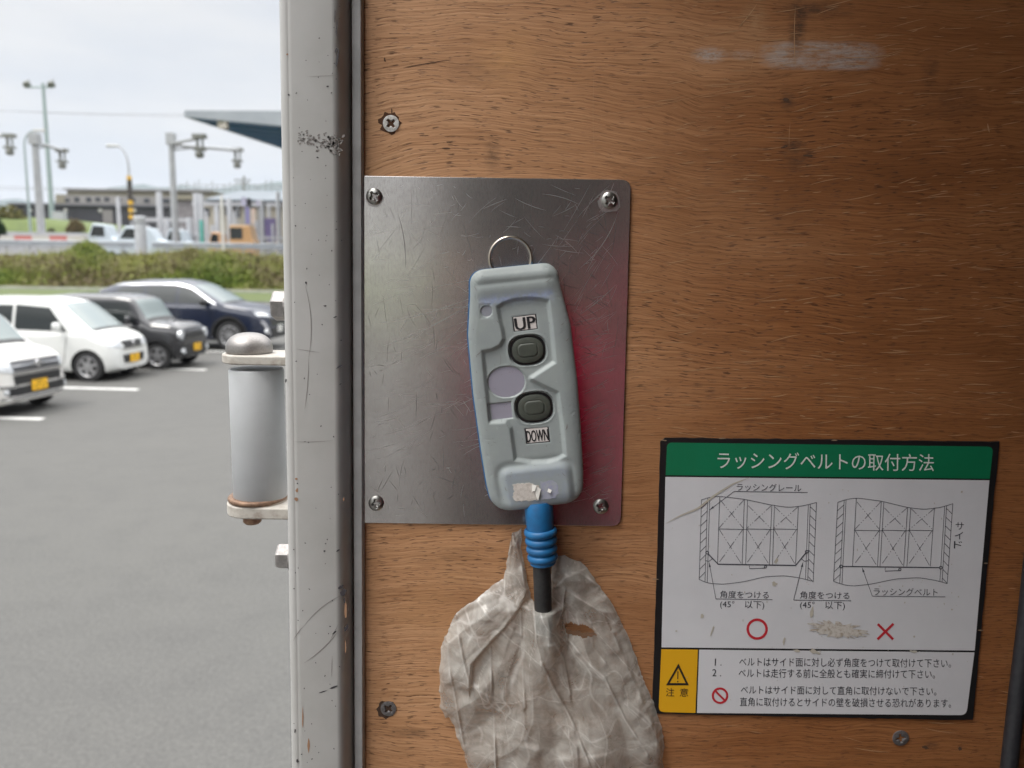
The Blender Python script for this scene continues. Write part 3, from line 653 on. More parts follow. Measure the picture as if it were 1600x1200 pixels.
    H += .7*(vnoise(X, Y, 9, 14)-.5)*e0+.35*(vnoise(X, Y, 4, 15)-.5)
    H = np.maximum(H, 1.5+.5*vnoise(X, Y, 5, 3))
    ok = dd < step*1.5
    TEAR = ragged([(882, 980), (893, 980), (904, 983), (912, 985), (921, 986), (929, 993), (936, 1003), (923, 1004), (914, 1003), (904, 1001), (893, 999), (884, 996)], .8, 2)
    hole = sdf(TEAR, X, Y) < 0
    base = PA(np.stack([Xs.ravel(), Ys.ravel()], 1), D-.016); base[:, 1] = D-.0012-H.ravel()*PX*.62
    ny, nx = X.shape; id_ = np.arange(X.size).reshape(X.shape); F = []
    okq = ok[:-1, :-1] & ok[1:, :-1] & ok[:-1, 1:] & ok[1:, 1:] & ~(hole[:-1, :-1] & hole[1:, 1:])
    inq = (dd[:-1, :-1]+dd[1:, 1:]+dd[1:, :-1]+dd[:-1, 1:]) < 4*step*.75
    for i, j in zip(*np.nonzero(okq & inq)): F.append((id_[i, j], id_[i+1, j], id_[i+1, j+1], id_[i, j+1]))
    used = np.unique(np.array(F)); remap = -np.ones(X.size, int); remap[used] = np.arange(len(used))
    F = remap[np.array(F)]
    return base[used], F, crease.ravel()[used]
V, F, cw = bag()
def bag_material():
    t = NT('dirty_clear_plastic')
    at = nn(t.t, 'ShaderNodeAttribute', attribute_name='crease')
    n1 = t.noise(t.coord(), 45, 5, .65, .6); n2 = t.noise(t.coord((1, 1, .5)), 260, 5, .7, 1.2); n3 = t.noise(t.coord((.7, 1, 1)), 700, 4, .7)
    c = t.mix(t.ramp(n1, [(.35, 0), (.68, 1)]), (.64, .625, .58), (.545, .53, .49))
    c = t.mix(t.ramp(n2, [(.55, 0), (.72, .55)]), c, (.70, .685, .645))
    c = t.mix(at.outputs['Fac'], c, (.78, .765, .73))
    t.set(col=c, rough=t.ramp(n2, [(.3, .10), (.7, .24)]), spec=1.0)
    t.bump(t.math('ADD', n2, t.math('MULTIPLY', n3, .3)), .28, .0010)
    tr = nn(t.t, 'ShaderNodeBsdfTransparent'); tr.inputs[0].default_value = (.92, .90, .86, 1)
    tl = nn(t.t, 'ShaderNodeBsdfTranslucent'); t.link(c, tl.inputs[0])
    m1 = nn(t.t, 'ShaderNodeMixShader'); m1.inputs[0].default_value = .22; t.link(t.b.outputs[0], m1.inputs[1]); t.link(tl.outputs[0], m1.inputs[2])
    m2 = nn(t.t, 'ShaderNodeMixShader'); f = t.math('SUBTRACT', t.ramp(n1, [(.36, .26), (.64, .62)]), t.math('MULTIPLY', at.outputs['Fac'], .4), True)
    t.link(f, m2.inputs[0]); t.link(m1.outputs[0], m2.inputs[1]); t.link(tr.outputs[0], m2.inputs[2])
    t.link(m2.outputs[0], t.t.nodes['Material Output'].inputs[0]); return t.m
c0 = P(860, 1200, D)
bg = mesh('plastic_bag', V, F, bag_material(), None, 60, tuple(c0))
tag(bg, 'crumpled dirty clear plastic bag tied around the black cable below the remote', 'plastic bag')
Vb = V.copy(); Vb[:, 1] = D-.0006-.0012*vnoise(V[:, 0]*4000, V[:, 2]*4000, 30, 4)
bk_ = mesh('back_layer', Vb, F[:, ::-1], bg.data.materials[0], None, 60); bk_.parent = bg; bk_.matrix_parent_inverse = Matrix.Translation(-Vector(c0))
BT2 = bg.data.materials[0].copy(); BT2.name = 'bag_back_film'; [setattr(n.inputs[0], 'default_value', .82) or [BT2.node_tree.links.remove(l) for l in list(n.inputs[0].links)] for n in BT2.node_tree.nodes if n.type == 'MIX_SHADER' and n.inputs[0].is_linked]; bk_.data.materials[0] = BT2
bk_.data.attributes.new('crease', 'FLOAT', 'POINT')
at = bg.data.attributes.new('crease', 'FLOAT', 'POINT'); at.data.foreach_set('value', cw.astype(np.float32))

# ------------------------------------------------------------------ instruction sign
YS = D-.0012
sign = thing('instruction_sign', 'Japanese lashing belt instruction sign with green header and black border', 'sign', tuple(P(1275, 1124, YS)))
SB = M('sign_black', (.010, .010, .011), .45); SW = M('sign_white', (.60, .605, .63), .4, 0, (.55, .555, .58), 12); SG = M('sign_green', (.005, .165, .075), .4, 0, (.004, .145, .062), 14); SY = M('sign_yellow', (.68, .36, .012), .42)
V, F = slab(ragged([(1040, 684), (1300, 687), (1562, 690.5), (1541, 905), (1520, 1125.5), (1270, 1120.5), (1019, 1115), (1026, 900), (1032, 690)], .35, 14), YS, .0011); mesh('backing_board', V, F, SB, sign)
yp, yl, yt = YS-.00015, YS-.0003, YS-.00042
def panel(name, pts, mat):
    V, F = slab(pts, yp, .0001); return mesh(name, V, F, mat, sign)
hp = panel('header_panel', rounded([(1042.5, 691.5), (1552, 698), (1546.5, 748), (1040, 742.5)], [8, 9, 0, 0]), SG)
wp = panel('diagram_panel', [(1039.8, 745.2), (1546, 750.5), (1523, 1016.5), (1033.6, 1011.5)], SW)
yw = panel('caution_panel', rounded([(1033.4, 1014.5), (1090.5, 1015.2), (1086.5, 1114), (1029, 1112.5)], [0, 0, 0, 9]), SY)
np_ = panel('notes_panel', rounded([(1092.5, 1015.2), (1522.6, 1019.5), (1510, 1117.5), (1089, 1114)], [0, 0, 10, 0]), SW)
mb = MB(); text('ラッシングベルトの取付方法', 1121, 732.5, 1459, 736.5, 27, yl, mb); mb.obj('lettering', M('white_ink', (.62, .66, .62), .5), hp)
ln, lt = MB(), MB()
def seg(*pts, wd=1.0): stroke(ln, pts, wd, yl)
def dashes(p0, p1, pat, wd=.8):
    p0, p1 = np.array(p0, float), np.array(p1, float); L_ = np.linalg.norm(p1-p0); u = (p1-p0)/L_; s = 0; k = 0
    while s < L_:
        e = min(L_, s+pat[k % len(pat)])
        if k % 2 == 0: seg(p0+u*s, p0+u*e, wd=wd)
        s = e; k += 1
def ring2(cx, cy, r, wd, Y, mb, n=44):
    a = np.linspace(0, 2*math.pi, n+1); stroke(mb, np.stack([cx+r*np.cos(a), cy+r*np.sin(a)], 1), wd, Y)
def smooth_line(p, n=40):
    p = np.array(p, float); x = np.linspace(p[0, 0], p[-1, 0], n); y = np.interp(x, p[:, 0], p[:, 1])
    for _ in range(2): y[1:-1] = (y[:-2]+2*y[1:-1]+y[2:])/4
    return np.stack([x, y], 1)
def arrow(p0, p1):
    seg(p0, p1, wd=.9); p0, p1 = np.array(p0, float), np.array(p1, float); u = (p1-p0)/np.linalg.norm(p1-p0); v = np.array([-u[1], u[0]])
    ln.add(PA([p1, p1-u*7+v*1.7, p1-u*7-v*1.7], yl-.00003), [(0, 1, 2)])
def diagram(topw, botw, ol, il, rl, boxes, hy, rr, ir, orr, ybot):
    tw = smooth_line(topw); bw = smooth_line(botw); seg(*tw, wd=.9); seg(*bw, wd=.9)
    ty = lambda x: np.interp(x, tw[:, 0], tw[:, 1]); by = lambda x: np.interp(x, bw[:, 0], bw[:, 1])
    for a, b in (ol, il, rl, rr, ir, orr): seg((a, ty(a)), (b, by(b)), wd=.85)
    for (a0, b0), (a1, b1), sg_ in ((ol, il, 1), (ir, orr, -1)):
        y = ty(a0)+4
        while y < by(b0)-2:
            f0 = (y-780)/128; f0 = min(max(f0, 0), 1); xl, xr = a0+(b0-a0)*f0, a1+(b1-a1)*f0
            if sg_ > 0: seg((xl, y+9), (xr, y), wd=.9)
            else: seg((xl, y), (xr, y+9), wd=.9)
            y += 13.6
    for a, b in boxes: seg((a, ty(a)), (b, ybot), wd=.85)
    for k in range(3):
        (a, b), (c, e) = boxes[2*k], boxes[2*k+1]; m0, m1 = a+(b-a)*.45, c+(e-c)*.45
        seg((m0-1, hy), (m1+1, hy+.7), wd=.9)
        if k < 2: seg((m1+1, hy+.7), (m1+5, hy+.8), wd=.7)
        for (xa, xb, xc, xd, y0, y1) in ((a+1, c-1, m0, m1, max(ty(a), ty(c))+1, hy-1), (m0+1, m1-1, b+1, e-1, hy+1, ybot-1)):
            dashes((xa, y0), (xd, y1), (11, 3, 1.5, 3, 1.5, 3, 13, 3, 1.5, 3, 1.5, 3, 14)); dashes((xb, y0), (xc, y1), (11, 3, 1.5, 3, 1.5, 3, 13, 3, 1.5, 3, 1.5, 3, 14))
diagram([(1096, 781), (1108, 777), (1124, 775.5), (1163, 780), (1205, 789), (1232, 793), (1255, 790.5), (1276, 785)], [(1092, 905), (1104, 911), (1130, 913), (1162, 909), (1196, 901), (1226, 899.5), (1250, 903), (1271, 908.5)],
        (1096, 1092.5), (1105.6, 1101.5), (1109, 1105), [(1124.5, 1121), (1163, 1159.5), (1168, 1165), (1206, 1202), (1210, 1207), (1247.4, 1243)], 826.5, (1263, 1258.5), (1266, 1262), (1275.8, 1270.5), 882)
diagram([(1309, 785), (1321, 780.5), (1339, 778), (1377, 783), (1418, 793), (1443, 796), (1470, 793), (1489, 787)], [(1302, 908), (1315, 913), (1332, 916), (1362, 912.5), (1400, 904.5), (1436, 902.5), (1463, 907), (1480, 912)],
        (1309, 1302.3), (1319, 1312), (1322, 1315.5), [(1338, 1332), (1377, 1371), (1381, 1375), (1418, 1412), (1423, 1417), (1460, 1453.6)], 828.5, (1476, 1468.5), (1479, 1472), (1488.8, 1480), 885)
for c in ((1105, 863.5), (1260.6, 862), (1314, 885), (1470, 887)): ring2(*c, 2.2, 1.4, yl-.00002, ln, 14)
seg((1106, 865), (1122, 881.5), (1180, 882.5), (1243, 883.5), (1259.5, 863.5), wd=1.9); seg((1316, 885), (1468, 887), wd=1.7)
for q in (((1171, 884), (1171, 888.5), (1197, 887.5), (1198, 884.3)), ((1383, 887.5), (1383, 892.5), (1407, 891.5), (1408, 888.5))): seg(*q, wd=1.1)
ring2(1196, 885.5, 1.8, 1.2, yl-.00003, ln, 12); ring2(1406, 890, 1.8, 1.2, yl-.00003, ln, 12)
seg((1102, 876), (1108, 877), (1113, 873)); seg((1263, 876), (1257, 877), (1252, 873))
seg((1262, 769.5), (1147, 767.8)); arrow((1147, 767.8), (1109, 796.5))
seg((1207, 937), (1118.5, 935.8)); arrow((1118.5, 935.8), (1108, 879)); seg((1330, 938.8), (1240, 937.6)); arrow((1240, 937.6), (1254.5, 879)); seg((1477, 932.6), (1363, 931.5)); arrow((1363, 931.5), (1347, 887))
text('ラッシングレール', 1151, 767, 1252, 768.5, 12, yl, lt)
for x0, x1, dy in ((1125, 1201, 0), (1250, 1327, 1)):
    text('角度をつける', x0, 934.3+dy, x1, 935.6+dy, 11.5, yl, lt); text('(45°　以下)', x0, 951.5+dy, x1-7, 952.8+dy, 13.5, yl, lt)
text('ラッシングベルト', 1365, 930.3, 1465, 931.5, 12, yl, lt)
for ch, y in (('サ', 827.5), ('イ', 842.5), ('ド', 857)): text(ch, 1493-(y-827)*.09, y, 1506-(y-827)*.09, y+.3, 11.5, yl, lt)
GI = M('grey_ink', (.07, .075, .09), .5)
ln.obj('diagram_lettering', GI, wp); lt.obj('lettering', M('caption_ink', (.045, .047, .058), .5), wp)
mr2 = MB(); ring2(1183, 983, 14.7, 4, yl, mr2, 52); stroke(mr2, [(1371, 999), (1396, 974.5)], 3.8, yl); stroke(mr2, [(1371.5, 975), (1395.5, 999)], 3.8, yl-.00004)
REDI = M('red_ink', (.48, .022, .035), .5); mr2.obj('red_lettering', REDI, wp)
nl = MB()
for s_, a, b, y0, y1, ht in (('ベルトはサイド面に対し必ず角度をつけて取付けて下さい。', 1155, 1486, 1041, 1043.5, 14), ('ベルトは走行する前に全般とも確実に締付けて下さい。', 1154, 1461, 1058.5, 1060.5, 14), ('ベルトはサイド面に対して直角に取付けないで下さい。', 1157.5, 1463, 1084.5, 1087, 13.5), ('直角に取付けるとサイドの壁を破損させる恐れがあります。', 1156, 1486, 1103.5, 1106, 14)):
    text(s_, a, y0, b, y1, ht, yl, nl)
text('1', 1116.6, 1040, 1118.2, 1040.1, 11, yl, nl); text('.', 1125.5, 1040, 1127.3, 1040.1, 1.8, yl, nl); text('2', 1112.8, 1056.5, 1119.3, 1056.7, 11, yl, nl); text('.', 1125, 1056.8, 1126.8, 1056.8, 1.8, yl, nl); nl.obj('lettering', M('note_ink', (.035, .037, .045), .5), np_)
pm = MB(); ring2(1125, 1087, 11.2, 3.4, yl, pm, 44); stroke(pm, [(1117.3, 1079.3), (1132.7, 1094.7)], 3.2, yl-.00004); pm.obj('prohibition_mark', REDI, np_)
wm = MB(); tri = np.array([(1060, 1039.5), (1074.3, 1069.3), (1043, 1069.3)])
o3 = tri.mean(0)+(tri-tri.mean(0))*1.14; i3 = tri.mean(0)+(tri-tri.mean(0))*.80
V = PA(np.vstack([o3, i3]), yl); wm.add(V, [(i, (i+1) % 3, 3+(i+1) % 3, 3+i) for i in range(3)])
stroke(wm, [(1059.2, 1049), (1059, 1061)], 1.6, yl); blob(wm, 1059, 1065, 1.2, 1.2, yl, 8, 0)
text('注', 1040.5, 1088, 1053.5, 1088.2, 13, yl, wm); text('意', 1062, 1088.3, 1075.5, 1088.6, 13, yl, wm); wm.obj('warning_lettering', INK, yw)
# damage and dirt on the sign
dm = MB()
blob(dm, 1309, 984, 40, 11, yt, 60, .34, .12); dm.obj('rubbed_patch', M('rubbed_paper', (.30, .25, .195), .8, 0, (.52, .49, .45), 330, lo=.35, hi=.55), sign)
dm = MB()
stroke(dm, smooth_line([(1040, 818), (1062, 806), (1090, 795), (1115, 775), (1145, 756), (1172, 746)]), 3.2, yt, True)
for k in range(70):
    x, y = 1045+RNG.random()*470, 760+RNG.random()*345
    blob(dm, x, y, .5+1.2*RNG.random()**3, .5+1.6*RNG.random()**3, yt, 7, .4)
for x, y, rx, ry in ((1097, 962, 3, 3.5), (1210, 912, 4, 3), (1113, 985, 1.2, 9), (1225, 1002, 2, 5), (1245, 1017, 7, 2), (1272, 1018, 8, 3.5), (1269, 957, 2.5, 7), (1428, 1018, 6, 2), (1213, 876, 2, 4.5)): blob(dm, x, y, rx, ry, yt, 12, .4, RNG.random()*.4)
dm.obj('dirt', M('tan_dirt', (.43, .40, .34), .8), sign)
ed = MB()
for x, y in ((1128, 685.2), (1303, 688), (1037, 688), (1024, 905), (1541, 880), (1533, 985)): blob(ed, x, y, 5, 1.1, YS-.0001, 7, .4)
ed.obj('chipped_border', M('chipped_board', (.25, .18, .12), .8), sign)

# ------------------------------------------------------------------ black cable along the wall at the right
mb = MB(); Yk = D-.0075; kk = (P(801, 600, Yk)-P(800, 600, Yk)).x
mb.tube([P(x, y, Yk) for x, y in ((1652, 700), (1628, 790), (1613, 880), (1602, 985), (1589, 1090), (1577, 1195), (1565, 1300), (1556, 1400))], 13*kk, 20)
tag(mb.obj('wall_cable', M('dark_grey_cable', (.016, .017, .021), .5, 0, (.025, .026, .03), 200), None, 60, tuple(P(1577, 1195, Yk))), 'thick black cable running down the plywood right of the sign', 'cable')

# ------------------------------------------------------------------ door hinge roller outside the post
HP = M('hinge_white_paint', (.42, .395, .355), .55, 0, (.27, .235, .20), 130, .3, 500, .0006, lo=.45, hi=.72)
TUBE = M('roller_grey_paint', (.36, .37, .38), .42, 0, (.33, .34, .345), 30, .04, 500)
RUSTM = M('rusty_steel', (.23, .13, .085), .65, .3, (.35, .22, .14), 220)
CAPM = M('worn_cap_steel', (.30, .285, .275), .42, .75, (.235, .22, .21), 900, .35, 1400, .0004, lo=.35, hi=.75)
YH = .603; kh = (P(401, 680, YH)-P(400, 680, YH)).x
ax = P(404, 680, YH); zt, zb = P(404, 571, YH).z, P(404, 785, YH).z
hinge = thing('hinge_roller', 'grey steel roller between two white hinge brackets outside the post', 'hinge', (ax.x, ax.y, zb-.01))
mb = MB(); r = 41*kh
mb.lathe([(r*.6, zb+.001), (r-.0008, zb+.001), (r, zb+.0022), (r, zt-.0035), (r-.0009, zt-.0022), (r*.6, zt-.0022)], (ax.x, ax.y, 0), 'Z', 56); mb.obj('roller_tube', TUBE, hinge, 35)
def bracket(zlo, zhi, xl_px, py, half):
    c = P(xl_px, py, YH-.0); x0 = c.x; mb = MB(); xr = post_x(zlo)+.002
    poly = [(xr, ax.y-half*.94), (xr-.012, ax.y-half)]
    for a in np.linspace(-90, -270, 22): poly.append((x0+half*.92+half*.92*math.cos(R(a)), ax.y+half*math.sin(R(a))))
    poly += [(xr, ax.y+half)]; n = len(poly); V = [(x, y, zlo) for x, y in poly]+[(x, y, zhi) for x, y in poly]
    mb.add(V, [tuple(range(n-1, -1, -1)), tuple(range(n, 2*n))]+[(i, (i+1) % n, (i+1) % n+n, i+n) for i in range(n)])
    o = mb.obj('bracket', HP, hinge, 40); b_ = o.modifiers.new('b', 'BEVEL'); b_.width = .0012; b_.segments = 3; b_.limit_method = 'ANGLE'; return o
YN = YH-.02
zt1, zt0 = P(400, 556, YN).z, P(400, 571, YN).z
bracket(zt0+.0001, zt1, 350, 560, .0215)
zb1, zb0 = P(400, 793, YN).z, P(400, 811, YN).z
bracket(zb0, zb1, 358, 800, .0215)
mb = MB(); rr = 45.5*kh; pr = [(rr*.55, zb1+.0002)]+[(rr-.0022+.0022*math.cos(a), zb1+.0024+.0022*math.sin(a)) for a in np.linspace(-math.pi/2, math.pi/2, 9)]+[(rr*.55, zb1+.0046)]
mb.lathe(pr, (ax.x-.002, ax.y, 0), 'Z', 48); mb.obj('weld_ring', M('rusty_ring', (.25, .155, .10), .55, .4, (.15, .09, .06), 300), hinge, 50)
mb = MB(); rc_ = 35*kh; hc = 31*kh
pr = [(rc_*.9, 0), (rc_*.98, .0004), (rc_, .0016), (rc_*.985, .0042)]+[(rc_*.985*math.cos(a)**.8, .0042+(hc-.0042)*math.sin(a)) for a in np.linspace(.12, math.pi/2-.02, 14)]
mb.lathe(pr, (P(390, 556, YH).x, ax.y, zt1+.0001), 'Z', 48); cp = mb.obj('dome_cap', CAPM, hinge, 40)
for v in cp.data.vertices:                                  # one worn flat facet on the dome
    q = (v.co+Vector(hinge.location))-Vector((P(390, 556, YH).x, ax.y, zt1)); nrm = Vector((.55, -.62, .56)); s_ = q.dot(nrm)-.0149
    if s_ > 9: v.co -= nrm*s_
mb = MB(); nr = 14.5*kh; nc = (P(397, 815, YH).x, ax.y-.004, 0)
mb.lathe([(nr, zb0-.0001), (nr, zb0-.0028), (nr*.97, zb0-.0030), (nr*.97, zb0-.0072), (nr*.75, zb0-.0088), (nr*.3, zb0-.0092)], nc, 'Z', 24)
mb.tube([(nc[0]-.0098, nc[1]-.0008, zb0-.0020), (nc[0]+.0092, nc[1]-.0008, zb0-.0020)], .0011, 8); mb.obj('pin_end', RUSTM, hinge, 40)
rs = MB()
mb = MB(); mb.lathe([(r+.0003, zb+.0018), (r+.0003, zb+.0036)], (ax.x, ax.y, 0), 'Z', 48); mb.obj('rust_band', M('rust_streak', (.33, .25, .19), .6, 0, (.42, .40, .37), 160), hinge, 60)

# ------------------------------------------------------------------ the rest of the cargo box (behind and beside the camera)
ALU = M('inner_plywood_panel', (.13, .07, .035), .6, 0, (.10, .052, .026), 3)
BED = M('bed_boards', (.22, .15, .09), .7, 0, (.16, .11, .07), 9)
tb = thing('truck_box', 'cargo box of the truck, open at its rear towards the car park', 'truck', (0, -.6, ZB-.13))
XO = post_x(2.0)
MB().box(XO+.11, 4.98, -1.24, D-.001, ZB-.13, ZB).obj('bed_floor', BED, tb)
MB().box(XO, 5.0, -1.30, .60, ZB+2.27, ZB+2.33).obj('roof', ALU, tb)
MB().box(XO, 5.0, -1.30, -1.24, ZB+.01, ZB+2.26).obj('side_panel', ALU, tb)
MB().box(XO, XO+.04, -1.235, -.42, ZB+.01, ZB+2.26).obj('added_light_blocker', ALU, tb)  # unseen leaf, added to narrow the opening and dim the plywood's right side
MB().box(4.92, 5.0, -1.235, D+.03, ZB+.01, ZB+2.26).obj('front_panel', ALU, tb)
MB().box(XO+.05, 5.0, .565, .595, ZB-.12, ZB+2.26).obj('outer_skin', ALU, tb)
# ------------------------------------------------------------------ ground, parking lot, bank
def asphalt():
    t = NT('worn_asphalt'); o = t.coord()
    n1 = t.noise(o, .35, 5, .6); n2 = t.noise(o, 3.0, 5, .65); n3 = t.noise(o, 130, 2, .7); n4 = t.noise(t.coord((.6, 1.0, 1)), 1.7, 6, .7); n5 = t.noise(o, 38, 3, .75)
    c = t.mix(t.ramp(n1, [(.35, 0), (.7, 1)]), (.087, .086, .082), (.099, .097, .091))
    c = t.mix(t.ramp(n2, [(.45, 0), (.75, .5)]), c, (.066, .065, .063)); c = t.mix(t.ramp(n4, [(.52, 0), (.70, .3)]), c, (.10, .098, .092))
    c = t.mix(t.ramp(n3, [(.40, .55), (.52, 0)]), c, (.056, .055, .054)); c = t.mix(t.ramp(n3, [(.58, 0), (.70, .6)]), c, (.18, .176, .166))
    c = t.mix(t.ramp(n5, [(.38, .35), (.5, 0)]), c, (.05, .049, .047)); c = t.mix(t.ramp(n5, [(.54, 0), (.68, .35)]), c, (.135, .132, .124))
    t.set(col=c, rough=.85, spec=.3); t.bump(n3, .5, .004); return t.m
def sheet(name, pts, mat): return structure(mesh(name, pts, [tuple(range(len(pts)))], mat))
sheet('ground', [(-6000, -3000, -.02), (6000, -3000, -.02), (6000, 9000, -.02), (-6000, 9000, -.02)], M('distant_ground', (.10, .13, .05), .9, 0, (.13, .12, .07), .02))
sheet('parking_lot', [(-70, -40, 0), (40, -40, 0), (40, 49.0, 0), (-70, 49.0, 0)], asphalt())
HEAD = R(-4)
LINEP = M('white_line_paint', (.62, .62, .60), .7, 0, (.50, .50, .48), 6)
hd = Vector((math.cos(HEAD), math.sin(HEAD), 0)); hn = Vector((-hd.y, hd.x, 0))
LP = [((67, 655), 2), ((216, 609), 2), ((322, 578), 2), ((455, 552), 2)]
for (q, k) in LP:
    e = G(*q); mb = MB(); hw = .075
    mb.quad(*[e+hd*a+hn*b+Vector((0, 0, .004)) for a, b in ((0, -hw), (0, hw), (-5.2, hw), (-5.2, -hw))]); structure(mb.obj('stall_line', LINEP))
GRASS = M('mown_grass', (.058, .085, .02), .9, 0, (.08, .095, .027), 1.2)
sheet('grass_verge', [(-70, 49.0, .03), (40, 49.0, .03), (40, 61.0, .10), (-70, 61.0, .10)], GRASS)
kb = MB(); kb.box(-70, 40, 61.0, 61.3, 0, .30); structure(kb.obj('concrete_kerb', M('kerb_concrete', (.34, .35, .31), .85, 0, (.27, .28, .24), 2)))
bx, by, bz = np.meshgrid(np.linspace(-70, 40, 111), np.linspace(0, 1, 9), [0], indexing='ij'); bx, by = bx[..., 0], by[..., 0]
bhh = 2.2+.18*(vnoise(bx, bx*0, 5, 31)-.5)
V = np.stack([bx, 61.2+by*5.2, .3+bhh*sstep(0, 1, by)**.8], -1).reshape(-1, 3); ii = np.arange(111*9).reshape(111, 9)
structure(mesh('bank', V, [(ii[i, j], ii[i+1, j], ii[i+1, j+1], ii[i, j+1]) for i in range(110) for j in range(8)], M('bank_soil', (.075, .085, .03), .95, 0, (.12, .095, .05), .8), None, 60))
# undergrowth: many leaf clumps over the bank
def leaves(name, mat, pts, size, seed, flat=.5, cols=None):
    rg = np.random.default_rng(seed); n = len(pts); pts = np.asarray(pts)
    a = rg.random((n, 1))*2*math.pi; tl = (rg.random((n, 1))-.5)*2.2
    u = np.concatenate([np.cos(a), np.sin(a), rg.normal(size=(n, 1))*.4], 1); v = np.concatenate([-np.sin(a)*np.sin(tl), np.cos(a)*np.sin(tl), np.cos(tl)], 1)
    s = (size*(.5+rg.random((n, 1))))
    V = np.concatenate([pts-u*s*.5, pts+v*s*.35-u*.0, pts+u*s*.5+v*s*.15, pts-v*s*.35], 1).reshape(-1, 3)
    F = np.arange(4*n).reshape(n, 4)
    o = mesh(name, V, F, mat)
    at = o.data.attributes.new('tone', 'FLOAT_COLOR', 'FACE'); c = np.ones((n, 4)); c[:, :3] = cols
    at.data.foreach_set('color', c.ravel().astype(np.float32)); return o
def leafmat(name):
    t = NT(name); at = nn(t.t, 'ShaderNodeAttribute', attribute_name='tone'); t.set(col=at.outputs['Color'], rough=.7, spec=.2)
    tl = nn(t.t, 'ShaderNodeBsdfTranslucent'); t.link(at.outputs['Color'], tl.inputs[0]); m = nn(t.t, 'ShaderNodeMixShader'); m.inputs[0].default_value = .25
    t.link(t.b.outputs[0], m.inputs[1]); t.link(tl.outputs[0], m.inputs[2]); t.link(m.outputs[0], t.t.nodes['Material Output'].inputs[0]); return t.m
LEAF = leafmat('leaf_tones')
def tones(x, z, seed):
    pal = np.array([(.075, .115, .02), (.12, .16, .028), (.17, .20, .042), (.17, .155, .066), (.145, .11, .078), (.21, .215, .06)])
    rg = np.random.default_rng(seed); q = vnoise(x, z*2.2, 2.4, seed)*.55+vnoise(x, z*2, 6, seed+1)*.45+rg.normal(size=len(x))*.09
    k = np.clip((q-.2)/.6, 0, .999)*5; i = k.astype(int); f = (k-i)[:, None]
    return (pal[i]*(1-f)+pal[np.minimum(i+1, 5)]*f)*(.75+.5*rg.random((len(x), 1)))
N = 60000; rg = np.random.default_rng(3); x = -70+rg.random(N)*72; f = rg.random(N)
tp = 2.50+.62*(vnoise(x, x*0, 2.2, 41)-.35)+.3*(vnoise(x, x*0, 6, 42)-.4)
def bump_at(px, w_, h_): c = P(px, 400, 64).x; return h_*np.exp(-((x-c)/w_)**2)
tp = tp+bump_at(125, 1.4, .85)+bump_at(290, 1.1, .75)+bump_at(360, 1.2, .3)+bump_at(60, 2, .15)
y = 61.4+f*4.6; z = .25+(tp-.25)*sstep(-.05, .9, f)**.75+rg.normal(size=N)*.12
und = leaves('undergrowth', LEAF, np.stack([x, y, z], 1),   .27, 5, cols=tones(x, z, 8))
tag(und, 'green and brown wild undergrowth covering the roadside bank', 'undergrowth', kind='stuff')
# rough grass stalks standing out of the undergrowth
gs = MB()
for k in range(6500):
    i = int(rg.integers(0, N)); 
    if f[i] < .25: continue
    h = .35+.55*rg.random(); a = rg.normal()*.18; w_ = .012+.012*rg.random(); b_ = Vector((x[i], y[i], z[i]-.1))
    gs.add([b_+Vector((-w_, 0, 0)), b_+Vector((w_, 0, 0)), b_+Vector((a*h+w_*.4, .02, h)), b_+Vector((a*h-w_*.4, .02, h))], [(0, 1, 2, 3)])
tag(gs.obj('rough_grass', M('dry_grass', (.26, .25, .10), .9, 0, (.20, .23, .07), .6)), 'tall dry grass stalks on the roadside bank', 'grass', kind='stuff')
ZR = 2.62
sheet('toll_road', [(-400, 66.5, ZR), (300, 66.5, ZR), (300, 150, ZR), (-400, 150, ZR)], M('road_concrete', (.17, .15, .13), .9, 0, (.13, .12, .11), .3))
sheet('verge_embankment', [(-400, 66.5, -.02), (300, 66.5, -.02), (300, 66.5, ZR-.004), (-400, 66.5, ZR-.004)], M('verge_soil', (.20, .155, .12), .95))

